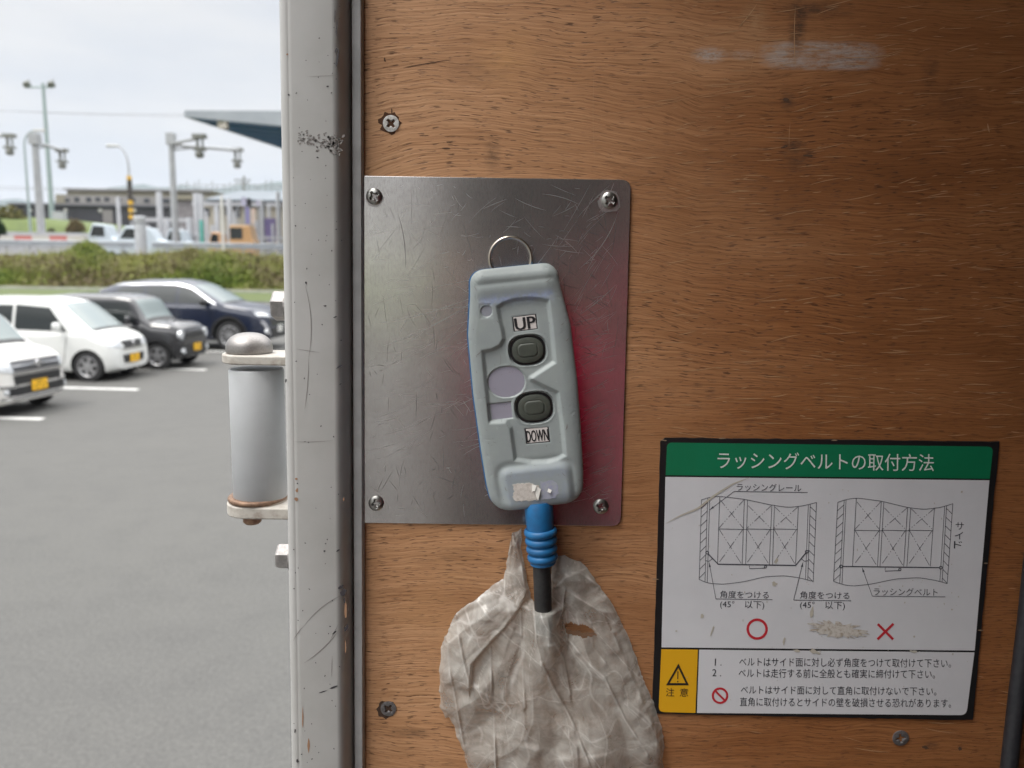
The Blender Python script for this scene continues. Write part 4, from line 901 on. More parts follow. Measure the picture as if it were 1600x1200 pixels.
# ------------------------------------------------------------------ cars
TYRE = M('tyre_rubber', (.018, .018, .019), .75); GLASS = M('tinted_glass', (.010, .014, .014), .06, coat=.3, spec=.6); CHROME = M('chrome', (.62, .62, .63), .16, 1); RIM = M('alloy_rim', (.40, .40, .41), .32, .75)
GLASSL = M('windscreen_glass', (.10, .135, .135), .06, coat=.4, spec=.8)
PLASTIC = M('black_trim_plastic', (.016, .016, .017), .5); LAMP = M('headlamp_glass', (.52, .54, .56), .10, .25, coat=.6); YPL = M('yellow_number_plate', (.72, .40, .012), .5); PLINK = M('plate_ink', (.06, .06, .02), .6)
import bmesh
def recalc(me):
    b = bmesh.new(); b.from_mesh(me); bmesh.ops.remove_doubles(b, verts=b.verts, dist=1e-5); bmesh.ops.recalc_face_normals(b, faces=b.faces); b.to_mesh(me); b.free()
def car(name, label, front, rz, sp, paint, grp):
    root = thing(name, label, 'car', (front[0]-hd.x*sp['L']/2, front[1]-hd.y*sp['L']/2, 0), None, HEAD+rz, local=True); root.scale = (sp.get('S', 1), sp.get('S', 1), sp.get('S', 1)**1.45); bpy.context.view_layer.update()
    L, W, H, zb = sp['L'], sp['W'], sp['H'], sp.get('zb', .2); pr = np.array(sp['prof'], float); belt, tm = sp['belt'], sp['tumble']
    xs = np.unique(np.concatenate([np.linspace(-L/2, L/2, 76), L/2-np.geomspace(.002, .2, 14), -L/2+np.geomspace(.002, .2, 14)]))
    def ztop(x):
        y = np.interp(x, pr[:, 0], pr[:, 1]); return np.mean([np.interp(x+dx, pr[:, 0], pr[:, 1]) for dx in (-.05, -.025, 0, .025, .05)], 0) if abs(x) < L/2-.05 else y
    cF, cR = sp.get('cf', .30), .16; V = []; prevn = None
    for x in xs:
        zt = float(ztop(x)); e = L/2-x; w_ = W/2
        if e < cF: w_ -= cF*.75*(1-math.sqrt(max(0, 1-(1-e/cF)**2)))
        e2 = x+L/2
        if e2 < cR: w_ -= cR*.6*(1-math.sqrt(max(0, 1-(1-e2/cR)**2)))
        bl = min(belt, zt-.12); g = tm*max(0, (zt-bl-.12))/(H-belt-.12); lift = .06*sstep(.25, 0, e)+.1*sstep(.3, 0, e2)
        K = np.array([(w_-.16, zb+lift), (w_-.05, zb+.03+lift), (w_-.012, zb+.16), (w_, max(zb+.2, bl*.66)), (w_-.012, bl-.05), (w_-.035, bl), (w_-.05-g*.45, bl+(zt-bl)*.48), (w_-.065-g*.92, zt-.085), (w_-.12-g, zt-.022), (w_-.30-g, zt+.002), (w_*.42, zt+.012), (0, zt+.016)])
        s_ = np.linspace(0, len(K)-1, 45); i = np.clip(s_.astype(int), 0, len(K)-2); t = (s_-i)[:, None]
        p0, p1, p2, p3 = K[np.maximum(i-1, 0)], K[i], K[i+1], K[np.minimum(i+2, len(K)-1)]
        C = .5*(2*p1+(p2-p0)*t*.8+(2*p0-5*p1+4*p2-p3)*t*t*.8*0+(p2-p1)*0)
        C = p1*(1-t)+p2*t+.22*t*(1-t)*((p1-p0)*(1-t)-(p3-p2)*t)          # gentle rounding
        x_ = x-sp.get('slant', .10)*max(0, 1)*0
        ring = [(x, -a, b) for a, b in C]+[(x, a, b) for a, b in C[-2::-1]]
        nz_ = len(ring)
        for (q, a, b) in ring:
            sh = sp.get('slant', .06)*max(0, b-.55)*sstep(.5, 0, L/2-q)
            V.append((q-sh, a, b))
    n = nz_; m = len(xs); F = [(i*n+k, (i+1)*n+k, (i+1)*n+k+1, i*n+k+1) for i in range(m-1) for k in range(n-1)]
    F += [(i*n+n-1, (i+1)*n+n-1, (i+1)*n, i*n) for i in range(m-1)]
    F += [tuple(range(n)), tuple((m-1)*n+k for k in range(n-1, -1, -1))]
    F = [f[::-1] for f in F]
    body = mesh('body', V, F, [paint, PLASTIC], root, 50); recalc(body.data)
    bvh = BVHTree.FromPolygons([Vector(v) for v in V], F)
    wr = sp['wr']; fx, rx = sp['wheels']
    cb = MB()
    for wx in (fx, rx): cb.lathe([(wr*1.17, -W/2-.2), (wr*1.17, W/2+.2)], (wx, 0, wr), 'Y', 40)
    cut = cb.obj('cutter', PLASTIC, root); cut.data.materials.clear(); cut.data.materials.append(paint); cut.data.materials.append(PLASTIC)
    cut.data.polygons.foreach_set('material_index', [1]*len(cut.data.polygons))
    recalc(cut.data); md_ = body.modifiers.new('b', 'BOOLEAN'); md_.operation = 'DIFFERENCE'; md_.object = cut; md_.solver = 'EXACT'
    dg = bpy.context.evaluated_depsgraph_get(); nm = bpy.data.meshes.new_from_object(body.evaluated_get(dg)); body.modifiers.clear(); body.data = nm
    bpy.data.objects.remove(cut)
    ib = MB(); ib.box(-L/2+.3, L/2-.35, -W/2+.30, W/2-.30, zb+.02, .62); ib.obj('underbody', PLASTIC, root)
    def patch(nm_, c, ax, mat, off=.006, nu=8, nv=5, par=None, th=.012, sm=True, rnd=0):
        c = [np.array(q, float) for q in c]; V = []; dvec = {'R': Vector((0, 1, 0)), 'L': Vector((0, -1, 0)), 'F': Vector((-1, 0, 0)), 'T': Vector((0, 0, -1))}[ax]
        for j in range(nv+1):
            for i in range(nu+1):
                u, v = i/nu, j/nv; a, b = (c[0]*(1-u)+c[1]*u)*(1-v)+(c[3]*(1-u)+c[2]*u)*v
                o_ = {'R': Vector((a, -3, b)), 'L': Vector((a, 3, b)), 'F': Vector((5, a, b)), 'T': Vector((a, b, 5))}[ax]
                h = bvh.ray_cast(o_, dvec)[0]
                if h is None: h = V[-1]+dvec*off if V else o_+dvec*(3-W/2)
                V.append(h-dvec*off)
        nx = nu+1; Fs = [(j*nx+i, j*nx+i+1, (j+1)*nx+i+1, (j+1)*nx+i) for j in range(nv) for i in range(nu)]
        rg_ = [i for i in range(nx)]+[j*nx+nu for j in range(1, nv+1)]+[nv*nx+i for i in range(nu-1, -1, -1)]+[j*nx for j in range(nv-1, 0, -1)]
        k = len(V); V += [V[i]+dvec*(off+th) for i in rg_]; mm = len(rg_); Fs += [(rg_[i], rg_[(i+1) % mm], k+(i+1) % mm, k+i) for i in range(mm)]
        return mesh(nm_, V, Fs, mat, par or root, 40)
    for s_, ax in ((-1, 'R'), (1, 'L')):
        for q in sp['side_glass']: patch('side_window', q, ax, GLASS)
        for q in sp.get('side_trim', []): patch('side_trim', q[0], ax, q[1], .008)
        for a, b in sp['seams']: patch('door_seam', [(a[0]-.006, a[1]), (a[0]+.006, a[1]), (b[0]+.006, b[1]), (b[0]-.006, b[1])], ax, PLASTIC, .002, 1, 8)
        for hx, hz in sp['handles']: patch('door_handle', [(hx-.09, hz-.014), (hx+.09, hz-.014), (hx+.09, hz+.016), (hx-.09, hz+.016)], ax, sp.get('handle_mat', paint), .028, 4, 1)
        if 'arch' in sp:
            for wx in (fx, rx):
                mb = MB(); an = np.linspace(math.pi*1.02, -.02*math.pi, 25); V = []
                for rr, oo in ((wr*1.16, .012), (wr*1.36, .014)):
                    for a in an:
                        px_, pz_ = wx+rr*math.cos(a), wr+rr*math.sin(a); h = bvh.ray_cast(Vector((px_, s_*3, pz_)), Vector((0, -s_, 0)))[0]
                        yy = h.y if h else s_*(W/2-.02); V.append((px_, yy+s_*oo, pz_))
                mesh('arch_trim', V, [(i, i+1, 25+i+1, 25+i) for i in range(24)], PLASTIC, root, 60)
        mp_ = sp['mirror']; yw_ = s_*(W/2+.10)
        mb = MB(); N_ = 12
        for j in range(N_+1):
            for i in range(16):
                t, p_ = math.pi*j/N_, 2*math.pi*i/16; sg = lambda a: math.copysign(abs(a)**.6, a)
                mb.V.append((mp_[0]+.055*sg(math.sin(t)*math.cos(p_)), yw_+.095*sg(math.sin(t)*math.sin(p_)), mp_[1]+.085*sg(math.cos(t))))
        mb.F = [(j*16+i, j*16+(i+1) % 16, (j+1)*16+(i+1) % 16, (j+1)*16+i) for j in range(N_) for i in range(16)]
        mb.box(mp_[0]-.02, mp_[0]+.03, min(yw_, s_*(W/2-.1)), max(yw_, s_*(W/2-.1)), mp_[1]-.075, mp_[1]-.045); mb.obj('mirror', sp.get('mirror_mat', paint), root, 50)
    ws = sp['windscreen']; patch('windscreen', ws, 'T', GLASSL, .006, 10, 10)
    if 'cowl' in sp: patch('cowl', sp['cowl'], 'T', PLASTIC, .008, 10, 3)
    for nm_, q, mat, off in sp['front']:
        for s_ in ((1, -1) if nm_ in ('headlight', 'fog_lamp', 'lamp_surround', 'indicator') else (1,)):
            patch(nm_, [(a*s_, b) for a, b in q], 'F', mat, off, 8, 5, None, .03)
    for nm_, y_, z_, r_, mat in sp.get('rounds', []):
        for s_ in (1, -1):
            h = bvh.ray_cast(Vector((5, y_*s_, z_)), Vector((-1, 0, 0)))[0]; mb = MB(); mb.lathe([(r_, -.06), (r_, .012), (r_*.86, .020), (r_*.8, .012), (.001, .022)], (h.x, y_*s_, z_), 'X', 24); mb.obj(nm_, mat, root, 40)
    yq, zq = sp['plate']; h = bvh.ray_cast(Vector((5, yq, zq)), Vector((-1, 0, 0)))[0]; xq = h.x+.035
    mb = MB(); mb.box(xq-.012, xq, yq-.165, yq+.165, zq-.0825, zq+.0825); pl = mb.obj('number_plate', sp.get('plmat', YPL), root)
    mb = MB(); rgp = np.random.default_rng(int(L*1000)+int(front[1]))
    for k in range(4):
        y0 = yq-.11+k*.062+(.02 if k > 1 else 0); mb.box(xq-.002, xq+.002, y0, y0+.012, zq-.055, zq+.02); mb.box(xq-.002, xq+.002, y0+.012, y0+.04, zq+(.008 if k % 2 else -.055), zq+(.02 if k % 2 else -.043))
    for k in range(4): mb.box(xq-.002, xq+.002, yq-.07+k*.035, yq-.05+k*.035, zq+.040, zq+.066)
    mb.obj('plate_characters', PLINK, pl)
    def emblem(y_, z_, r_):
        h = bvh.ray_cast(Vector((5, y_, z_)), Vector((-1, 0, 0)))[0]; mb = MB(); x_ = h.x+.045
        for pts in ([(r_, .75*r_), (.1*r_, r_), (-r_, .35*r_), (-.1*r_, 0)], [(.1*r_, 0), (r_, -.35*r_), (-.1*r_, -r_), (-r_, -.75*r_)]):
            n_ = len(pts); V = [(x_, y_+a, z_+b) for a, b in pts]+[(x_-.02, y_+a, z_+b) for a, b in pts]; mb.add(V, [tuple(range(n_)), tuple(range(2*n_-1, n_-1, -1))]+[(i, i+n_, (i+1) % n_+n_, (i+1) % n_) for i in range(n_)])
        mb.obj('emblem', CHROME, root)
    if 'emblem' in sp: emblem(*sp['emblem'])
    for wx in (fx, rx):
        for s_ in (-1, 1):
            yo = s_*(W/2-.015); mb = MB(); ww = .15
            mb.lathe([(wr*.66, -s_*ww), (wr*.94, -s_*ww), (wr, -s_*ww*.85), (wr, -s_*.022), (wr*.965, -s_*.004), (wr*.85, 0), (wr*.70, -s_*.006), (wr*.66, -s_*.02)], (wx, yo, wr), 'Y', 40)
            wh = mb.obj('wheel', TYRE, root, 40)
            rb = MB(); ns = sp['spokes']; r2 = wr*.68
            rb.lathe([(r2*.9, -s_*.04), (r2, -s_*.02), (r2, s_*.001), (r2*.95, s_*.004), (r2*.90, -s_*.004), (r2*.88, -s_*.04)], (wx, yo, wr), 'Y', 40)
            rb.lathe([(r2*.22, -s_*.04), (r2*.22, -s_*.006), (r2*.15, s_*.002), (.001, s_*.003)], (wx, yo, wr), 'Y', 20)
            for k in range(ns):
                a = 2*math.pi*k/ns+.3; wi, wo_ = sp['spw']; c_, s2 = math.cos(a), math.sin(a); V = []
                for rr, hw, dy in ((r2*.12, wi*r2, -.004), (r2*.6, (wi+wo_)/2*r2, -.002), (r2*.93, wo_*r2, -.008)):
                    for q in (-hw, hw): V += [(wx+rr*c_-q*s2, yo+s_*dy, wr+rr*s2+q*c_), (wx+rr*c_-q*s2, yo-s_*.035, wr+rr*s2+q*c_)]
                rb.add(V, [(0, 2, 6, 4), (4, 6, 10, 8), (0, 4, 5, 1), (4, 8, 9, 5), (2, 3, 7, 6), (6, 7, 11, 10), (8, 10, 11, 9)])
            rb.obj('rim', RIM, wh, 40)
            db = MB(); db.lathe([(r2*.9, -s_*.045), (.001, -s_*.045)], (wx, yo, wr), 'Y', 30); db.obj('brake_disc', PLASTIC, wh)
    return root
WP_ = M('white_car_paint', (.60, .61, .595), .28, 0, coat=.6); WP2 = M('pearl_white_paint', (.60, .59, .565), .28, 0, coat=.6); BKP = M('black_car_paint', (.012, .012, .015), .2, 0, coat=.9); NAVY = M('navy_car_paint', (.012, .017, .036), .25, .1, coat=.6)
kei = dict(L=3.395, W=1.475, wr=.30, zb=.17, spokes=6, spw=(.20, .12), wheels=(1.14, -1.30))
kei1 = dict(kei, H=1.67, belt=.98, tumble=.13, slant=.05, prof=[(-1.7, .8), (-1.68, 1.3), (-1.58, 1.6), (-1.0, 1.66), (.1, 1.66), (.5, 1.60), (.68, 1.52), (1.08, 1.06), (1.5, .97), (1.64, .90), (1.7, .78)],
    side_glass=[[(-1.4, 1.06), (-.42, 1.05), (-.42, 1.52), (-1.36, 1.52)], [(-.36, 1.05), (.66, 1.04), (.36, 1.50), (-.36, 1.53)]], seams=[((-.39, .3), (-.39, 1.02)), ((.62, .35), (.72, 1.0))], handles=[(-.25, .90), (-1.2, .90)],
    mirror=(.60, 1.10), windscreen=[(1.06, -.56), (1.06, .56), (.62, .50), (.62, -.50)], cowl=[(1.12, -.52), (1.12, .52), (1.04, .56), (1.04, -.56)],
    front=[('grille', [(-.50, .70), (.50, .70), (.50, .86), (-.50, .86)], M('grey_grille', (.10, .10, .105), .35, .6), .02), ('grille_bar', [(-.52, .66), (.52, .66), (.52, .70), (-.52, .70)], CHROME, .04), ('grille_bar', [(-.50, .775), (.50, .775), (.50, .80), (-.50, .80)], CHROME, .03), ('lower_grille', [(-.48, .50), (.48, .50), (.50, .63), (-.50, .63)], PLASTIC, .02), ('bumper_intake', [(-.60, .33), (.60, .33), (.62, .46), (-.62, .46)], PLASTIC, .02), ('chrome_lip', [(-.66, .27), (.66, .27), (.66, .31), (-.66, .31)], CHROME, .03), ('headlight', [(.50, .68), (.70, .72), (.70, .85), (.50, .85)], LAMP, .015), ('lamp_surround', [(.46, .455), (.68, .455), (.68, .50), (.46, .50)], CHROME, .03)],
    rounds=[('fog_lamp', .60, .395, .05, LAMP)], plate=(0, .45), emblem=(0, .79, .06))
kei2 = dict(kei, H=1.66, belt=.96, tumble=.14, slant=.07, prof=[(-1.7, .8), (-1.68, 1.3), (-1.58, 1.58), (-1.0, 1.65), (.0, 1.65), (.42, 1.60), (.62, 1.52), (1.20, 1.02), (1.5, .92), (1.64, .84), (1.7, .70)],
    side_glass=[[(-1.4, 1.04), (-.42, 1.02), (-.42, 1.50), (-1.36, 1.50)], [(-.36, 1.02), (.74, 1.00), (.34, 1.46), (-.36, 1.51)]], seams=[((-.39, .3), (-.39, 1.02)), ((.66, .35), (.76, .98))], handles=[(-.25, .88), (-1.2, .88)],
    mirror=(.62, 1.10), windscreen=[(1.20, -.58), (1.20, .58), (.58, .50), (.58, -.50)], cowl=[(1.25, -.5), (1.25, .5), (1.18, .58), (1.18, -.58)],
    front=[('grille', [(-.30, .67), (.30, .67), (.36, .80), (-.36, .80)], PLASTIC, .02), ('grille_bar', [(-.38, .63), (.38, .63), (.38, .66), (-.38, .66)], CHROME, .02), ('lower_grille', [(-.34, .36), (.34, .36), (.38, .52), (-.38, .52)], PLASTIC, .02), ('headlight', [(.38, .66), (.68, .70), (.71, .84), (.42, .80)], LAMP, .012)],
    plate=(0, .43), emblem=(0, .735, .055))
kei3 = dict(kei, H=1.665, belt=1.00, tumble=.10, slant=.05, wr=.295, zb=.2, spokes=5, spw=(.2, .26), prof=[(-1.7, .8), (-1.67, 1.35), (-1.6, 1.58), (-1.0, 1.65), (.2, 1.64), (.50, 1.60), (.62, 1.54), (.86, 1.12), (.98, 1.05), (1.5, 1.01), (1.64, .94), (1.7, .80)],
    side_glass=[[(-1.4, 1.07), (-.42, 1.06), (-.42, 1.50), (-1.38, 1.50)], [(-.36, 1.06), (.66, 1.05), (.46, 1.50), (-.36, 1.50)]], seams=[((-.39, .3), (-.39, 1.02)), ((.58, .35), (.64, 1.0))], handles=[(-.25, .90), (-1.2, .90)],
    mirror=(.58, 1.12), windscreen=[(.88, -.58), (.88, .58), (.60, .53), (.60, -.53)], cowl=[(.96, -.55), (.96, .55), (.87, .58), (.87, -.58)], arch=1,
    front=[('grille', [(-.44, .70), (.44, .70), (.44, .84), (-.44, .84)], PLASTIC, .015), ('bumper_intake', [(-.60, .30), (.60, .30), (.60, .52), (-.60, .52)], PLASTIC, .015)],
    rounds=[('headlight', .56, .77, .105, LAMP), ('fog_lamp', .56, .42, .06, LAMP)], plate=(.03, .47))
SILV = M('silver_trim', (.55, .55, .57), .25, .8)
suv = dict(S=1.1, L=4.69, W=1.84, H=1.66, belt=1.05, tumble=.20, slant=.10, cf=.45, wr=.355, zb=.22, spokes=10, spw=(.08, .10), wheels=(1.40, -1.29), prof=[(-2.35, .9), (-2.3, 1.12), (-2.02, 1.40), (-1.6, 1.56), (-.9, 1.64), (-.2, 1.655), (.25, 1.60), (.50, 1.50), (1.18, 1.13), (1.5, 1.08), (2.0, 1.0), (2.25, .90), (2.345, .76)],
    side_glass=[[(-1.75, 1.13), (-.82, 1.12), (-.82, 1.49), (-1.45, 1.46)], [(-.76, 1.12), (.02, 1.11), (.02, 1.52), (-.76, 1.51)], [(.08, 1.11), (.95, 1.10), (.38, 1.44), (.08, 1.52)]],
    side_trim=[([(-1.6, 1.52), (.05, 1.545), (.05, 1.575), (-1.6, 1.545)], SILV), ([(.02, 1.54), (.40, 1.455), (.44, 1.48), (.05, 1.575)], SILV), ([(.40, 1.455), (1.02, 1.095), (1.07, 1.11), (.44, 1.48)], SILV)], seams=[((-.79, .4), (-.79, 1.1)), ((.06, .4), (.06, 1.1)), ((.98, .45), (1.04, 1.06))], handles=[(-.1, 1.0), (-.95, 1.0)],
    mirror=(.80, 1.14), mirror_mat=PLASTIC, windscreen=[(1.20, -.68), (1.20, .68), (.40, .56), (.40, -.56)], cowl=[(1.28, -.6), (1.28, .6), (1.17, .68), (1.17, -.68)], arch=1,
    front=[('grille', [(-.55, .62), (.55, .62), (.60, .78), (-.60, .78)], PLASTIC, .015), ('headlight', [(.46, .80), (.84, .84), (.86, .93), (.50, .88)], LAMP, .012), ('bumper_intake', [(-.5, .30), (.5, .30), (.56, .52), (-.56, .52)], PLASTIC, .015), ('indicator', [(.60, .36), (.66, .36), (.84, .72), (.78, .72)], SILV, .02)],
    rounds=[('fog_lamp', .72, .46, .06, LAMP)], plate=(0, .50), plmat=M('white_number_plate', (.62, .62, .60), .5))
def gp(px, py, z): q = G(px, py, z); return (q.x, q.y)
f1, f2, f3, f4 = gp(68, 598, .45), gp(209, 558, .43), gp(306, 541, .47), gp(424, 516, .5)
car('parked_car', 'pearl white small car with chrome grille, cut by the photo edge', f1, R(-4), kei1, WP2, 0)
car('parked_car', 'white tall small car with yellow plate parked in front of the boxy black car', f2, 0, kei2, WP_, 0)
car('parked_car', 'boxy black small car with round headlights parked beside the navy car', f3, 0, kei3, BKP, 0)
car('parked_car', 'dark navy sport utility car parked nearest the bank', f4, 0, suv, NAVY, 0)
for o in list(COL.objects):
    if o.name.startswith('parked_car'): o['group'] = 'cars parked in the stalls'
# ------------------------------------------------------------------ toll plaza beyond the bank
CONC = M('pale_pillar_paint', (.37, .38, .405), .6, 0, (.31, .32, .34), 1.5); POLEM = M('pole_grey', (.36, .37, .385), .5, .3, (.30, .31, .32), 2); POLEG = M('pole_green_grey', (.26, .32, .32), .5, .2); DKM = M('device_dark', (.17, .175, .16), .6); WHM = M('device_white', (.38, .38, .36), .5)
def pole_up(mb, px, py0, py1, d, r0, r1=None, n=14, z0=None):
    a = P(px, py0, d); b = P(px, py1, d); z0 = a.z if z0 is None else z0
    mb.lathe([(r0, z0), (r0 if r1 is None else r1, b.z)], (a.x, d, 0), 'Z', n); return a.x, z0, b.z
# mountains
def ridge(name, d, pts, depth, mat, label):
    x = np.linspace(-3.2*d*.5, .6*d, 140); p = np.array(pts, float)
    hx = np.array([P(q[0], q[1], d).x for q in p]); hz = np.array([P(q[0], q[1], d).z for q in p])
    z = np.interp(x, hx, hz)*(1+.05*(vnoise(x, x*0, d*.03, 3)-.5)); V = []
    for k, (f, h) in enumerate(((0, 0), (.35, .55), (.7, .85), (1, 1), (1.5, .5))): V += [(a, d-depth+depth*f, max(-2, b*h*(1+.10*(vnoise(np.array([a]), np.array([k*400.]), d*.02, 9)[0]-.5)))) for a, b in zip(x, z)]
    n = len(x); o = mesh(name, V, [(k*n+i, k*n+i+1, (k+1)*n+i+1, (k+1)*n+i) for k in range(4) for i in range(n-1)], mat, None, 60)
    structure(o); o['label'] = label
ridge('mountains', 5200, [(-900, 315), (-200, 322), (0, 312), (20, 309), (45, 312), (70, 318), (110, 322), (180, 300), (215, 289), (235, 290), (262, 295), (290, 293), (330, 291), (370, 288), (420, 284), (470, 286), (900, 280)], 1500, M('far_forest', (.055, .075, .06), .95, 0, (.045, .062, .05), .004), 'pale blue mountains along the horizon')
ridge('hills', 1500, [(-900, 350), (-100, 338), (0, 334), (60, 333), (200, 330), (230, 312), (270, 306), (310, 303), (345, 300), (380, 302), (440, 300), (600, 296), (900, 300)], 500, M('near_forest', (.055, .08, .045), .95, 0, (.042, .062, .038), .01), 'green hills behind the toll plaza')
# low ground beyond: lawn mound and shrubs
d = 112
mb = MB(); a, b = P(-260, 344, d), P(190, 344, d)
V = []; nx = 40
for j, (yy, zz) in enumerate(((d-12, 0), (d-8, 1), (d, 1.15), (d+14, 1.2))):
    for i in range(nx): xx = a.x+(b.x-a.x)*i/(nx-1); V.append((xx, yy, ZR+.01+zz*(P(80, 344, d).z-ZR)*(1-.35*(i/(nx-1))**4)))
structure(mesh('lawn', V, [(j*nx+i, j*nx+i+1, (j+1)*nx+i+1, (j+1)*nx+i) for j in range(3) for i in range(nx-1)], M('bright_lawn', (.088, .118, .03), .9, 0, (.07, .095, .028), .4), None, 60))
def shrub(px, py, rpx, ryp, d, label, pal, nm='shrub'):
    c = P(px, py, d); k = (P(px+1, py, d)-P(px, py, d)).x; rg = np.random.default_rng(int(abs(px*7+py))); n = 900
    u = rg.normal(size=(n, 3)); u /= np.linalg.norm(u, axis=1)[:, None]; u[:, 2] = np.abs(u[:, 2]); r = rg.random(n)**.35*(.82+.3*vnoise(u[:, 0]*3+5, u[:, 1]*3+u[:, 2]*2+5, .7, 4))
    pts = u*r[:, None]*np.array([rpx*k, rpx*k, ryp*k])+np.array(c); q = rg.random((n, 1))
    col = (np.array(pal[0])*(1-q)+np.array(pal[1])*q)*(.75+.5*rg.random((n, 1)))
    root = thing(nm, label, 'shrub', tuple(c)); o = leaves('foliage', LEAF, pts, .16*ryp*k, int(abs(px)), cols=col); o.parent = root; o.matrix_parent_inverse = Matrix.Translation(-Vector(c))
    mb = MB(); mb.tube([c+Vector((0, 0, -.3)), c+Vector((.05, 0, ryp*k*.5))], .06*ryp*k, 8); mb.obj('stem', M('twig_brown', (.09, .065, .045), .9), root)
shrub(12, 352, 32, 34, 108, 'broad olive brown shrub mass at the left photo edge', ((.085, .095, .03), (.15, .13, .055)))
shrub(-2, 366, 12, 24, 70, 'dark green conical bush at the far left behind the guardrail', ((.012, .03, .015), (.03, .05, .022)), 'bush')
shrub(119, 362, 15, 20, 104, 'round brownish shrub on the lawn before the dark wall', ((.10, .09, .045), (.16, .12, .07)))
shrub(80, 362, 7, 6, 96, 'small dark low shrub below the tall pole', ((.04, .045, .025), (.07, .06, .035)))
# buildings
def bbox(px0, px1, py0, py1, d, dep):                     # front face rectangle from pixels -> box
    a, b = P(px0, py1, d), P(px1, py0, d); return min(a.x, b.x), max(a.x, b.x), d, d+dep, a.z, b.z
BEIGE = M('beige_render', (.24, .225, .175), .85, 0, (.20, .19, .15), .4); GREYC = M('grey_render', (.25, .245, .24), .85, 0, (.20, .195, .19), .3); WINM = M('dark_window', (.05, .055, .065), .2); DKW = M('dark_cladding', (.045, .046, .055), .7, 0, (.035, .035, .042), .5)
d = 150
bd = thing('beige_building', 'long beige flat-roofed building above the dark wall', 'building', tuple(P(190, 322, d)))
x0, x1, y0, y1, z0, z1 = bbox(106, 330, 300, 326, d, 18); MB().box(x0, x1, y0, y1, ZR, z1).obj('wall', BEIGE, bd)
xa, xb, _, _, za, zb_ = bbox(83, 106, 303, 326, d, 14); MB().box(xa, xb-.02, y0+1, y1-1, ZR, zb_).obj('annex', BEIGE, bd)
rb = MB(); rb.box(x0-.4, x1+.4, y0-.5, y1+.3, z1, z1+.25); rb.obj('roof_edge', GREYC, bd)
lb = bbox(106, 330, 309, 326, d, 1); MB().box(lb[0], lb[1], y0-.7, y0-.02, lb[4], lb[5]).obj('lower_storey', GREYC, bd)
for px0, px1, py0, py1 in ((105, 112, 311, 316), (120, 127, 309, 316), (138, 146, 309, 316), (152, 160, 309, 315), (166, 174, 309, 315), (186, 192, 309, 315), (207, 214, 310, 316), (228, 236, 311, 317), (252, 268, 311, 318)):
    q = bbox(px0, px1, py0, py1, d, 1); MB().box(q[0], q[1], y0-.76, y0-.60, q[4], q[5]).obj('window', WINM, bd)
d = 128
dw = thing('dark_wall_building', 'low dark grey clad building beyond the lawn', 'building', tuple(P(170, 350, d)))
q = bbox(20, 262, 324, 356, d, 9); MB().box(q[0], q[1], q[2], q[3], ZR, q[5]).obj('wall', DKW, dw)
q2 = bbox(162, 176, 328, 352, d, 1); MB().box(q2[0], q2[1], d-.15, d+.3, ZR, q2[5]).obj('door', M('grey_door', (.20, .19, .19), .6), dw)
MB().box(q[0]-.2, q[1]+.2, q[2]-.3, q[3], q[5], q[5]+.35).obj('roof_edge', M('dark_roof_edge', (.12, .12, .14), .6), dw)
for px in (48, 103, 157, 211):
    c = P(px, 329, d); mb = MB(); mb.lathe([(.32, 0), (.30, -.15), (.1, -.2)], (c.x, d, c.z), 'Y', 12); mb.obj('wall_lamp', WHM, dw)
d = 118
to = thing('toll_office', 'pale office with blue-grey metal roof at the toll gates', 'building', tuple(P(390, 375, d)))
q = bbox(312, 470, 312, 378, d, 14); MB().box(q[0], q[1], q[2], q[3], ZR, q[5]).obj('wall', M('cream_render', (.33, .31, .26), .85, 0, (.27, .25, .215), .4), to)
rz0 = P(390, 313, d).z; rz1 = P(390, 292, d).z; xl, xr_ = P(355, 300, d).x, q[1]+1
rm = MB(); rm.add([(xl-3, d-1.2, rz0), (xr_, d-1.2, rz0), (xr_, d+6, rz1), (xl, d+6, rz1), (xl-3, d-1.2, rz0-.35), (xr_, d-1.2, rz0-.35), (xr_, d+6, rz0-.35), (xl, d+6, rz0-.35), (xr_, d+14, rz0), (xl-3, d+14, rz0)], [(0, 1, 2, 3), (4, 5, 1, 0), (4, 0, 3, 7), (5, 6, 2, 1), (3, 2, 8, 9)]); rm.obj('roof', M('blue_grey_roof', (.13, .15, .17), .55, .1, (.11, .13, .15), .5), to)
q3 = bbox(330, 470, 313.5, 318, d, 1); MB().box(q3[0], q3[1], d-.25, d-.02, q3[4], q3[5]).obj('eave_band', M('brown_eave', (.20, .10, .06), .8), to)
for px0, px1, py0, py1 in ((319, 327, 325, 338), (352, 358, 318, 336), (366, 375, 322, 340), (386, 396, 322, 344), (412, 434, 316, 322)):
    q = bbox(px0, px1, py0, py1, d, 1); MB().box(q[0], q[1], d-.12, d+.2, q[4], q[5]).obj('window', WINM, to)
d = 122
eq = thing('plant_shed', 'dark grey equipment shed between the pillars', 'shed', tuple(P(290, 350, d)))
q = bbox(276, 312, 312, 352, d, 6); MB().box(q[0], q[1], q[2], q[3], ZR, q[5]).obj('wall', M('mottled_grey', (.15, .14, .15), .8, 0, (.22, .21, .22), 1.5), eq)
MB().box(q[0]-.3, q[1]+.3, q[2]-.4, q[3], q[5], q[5]+.5).obj('roof', BEIGE, eq)
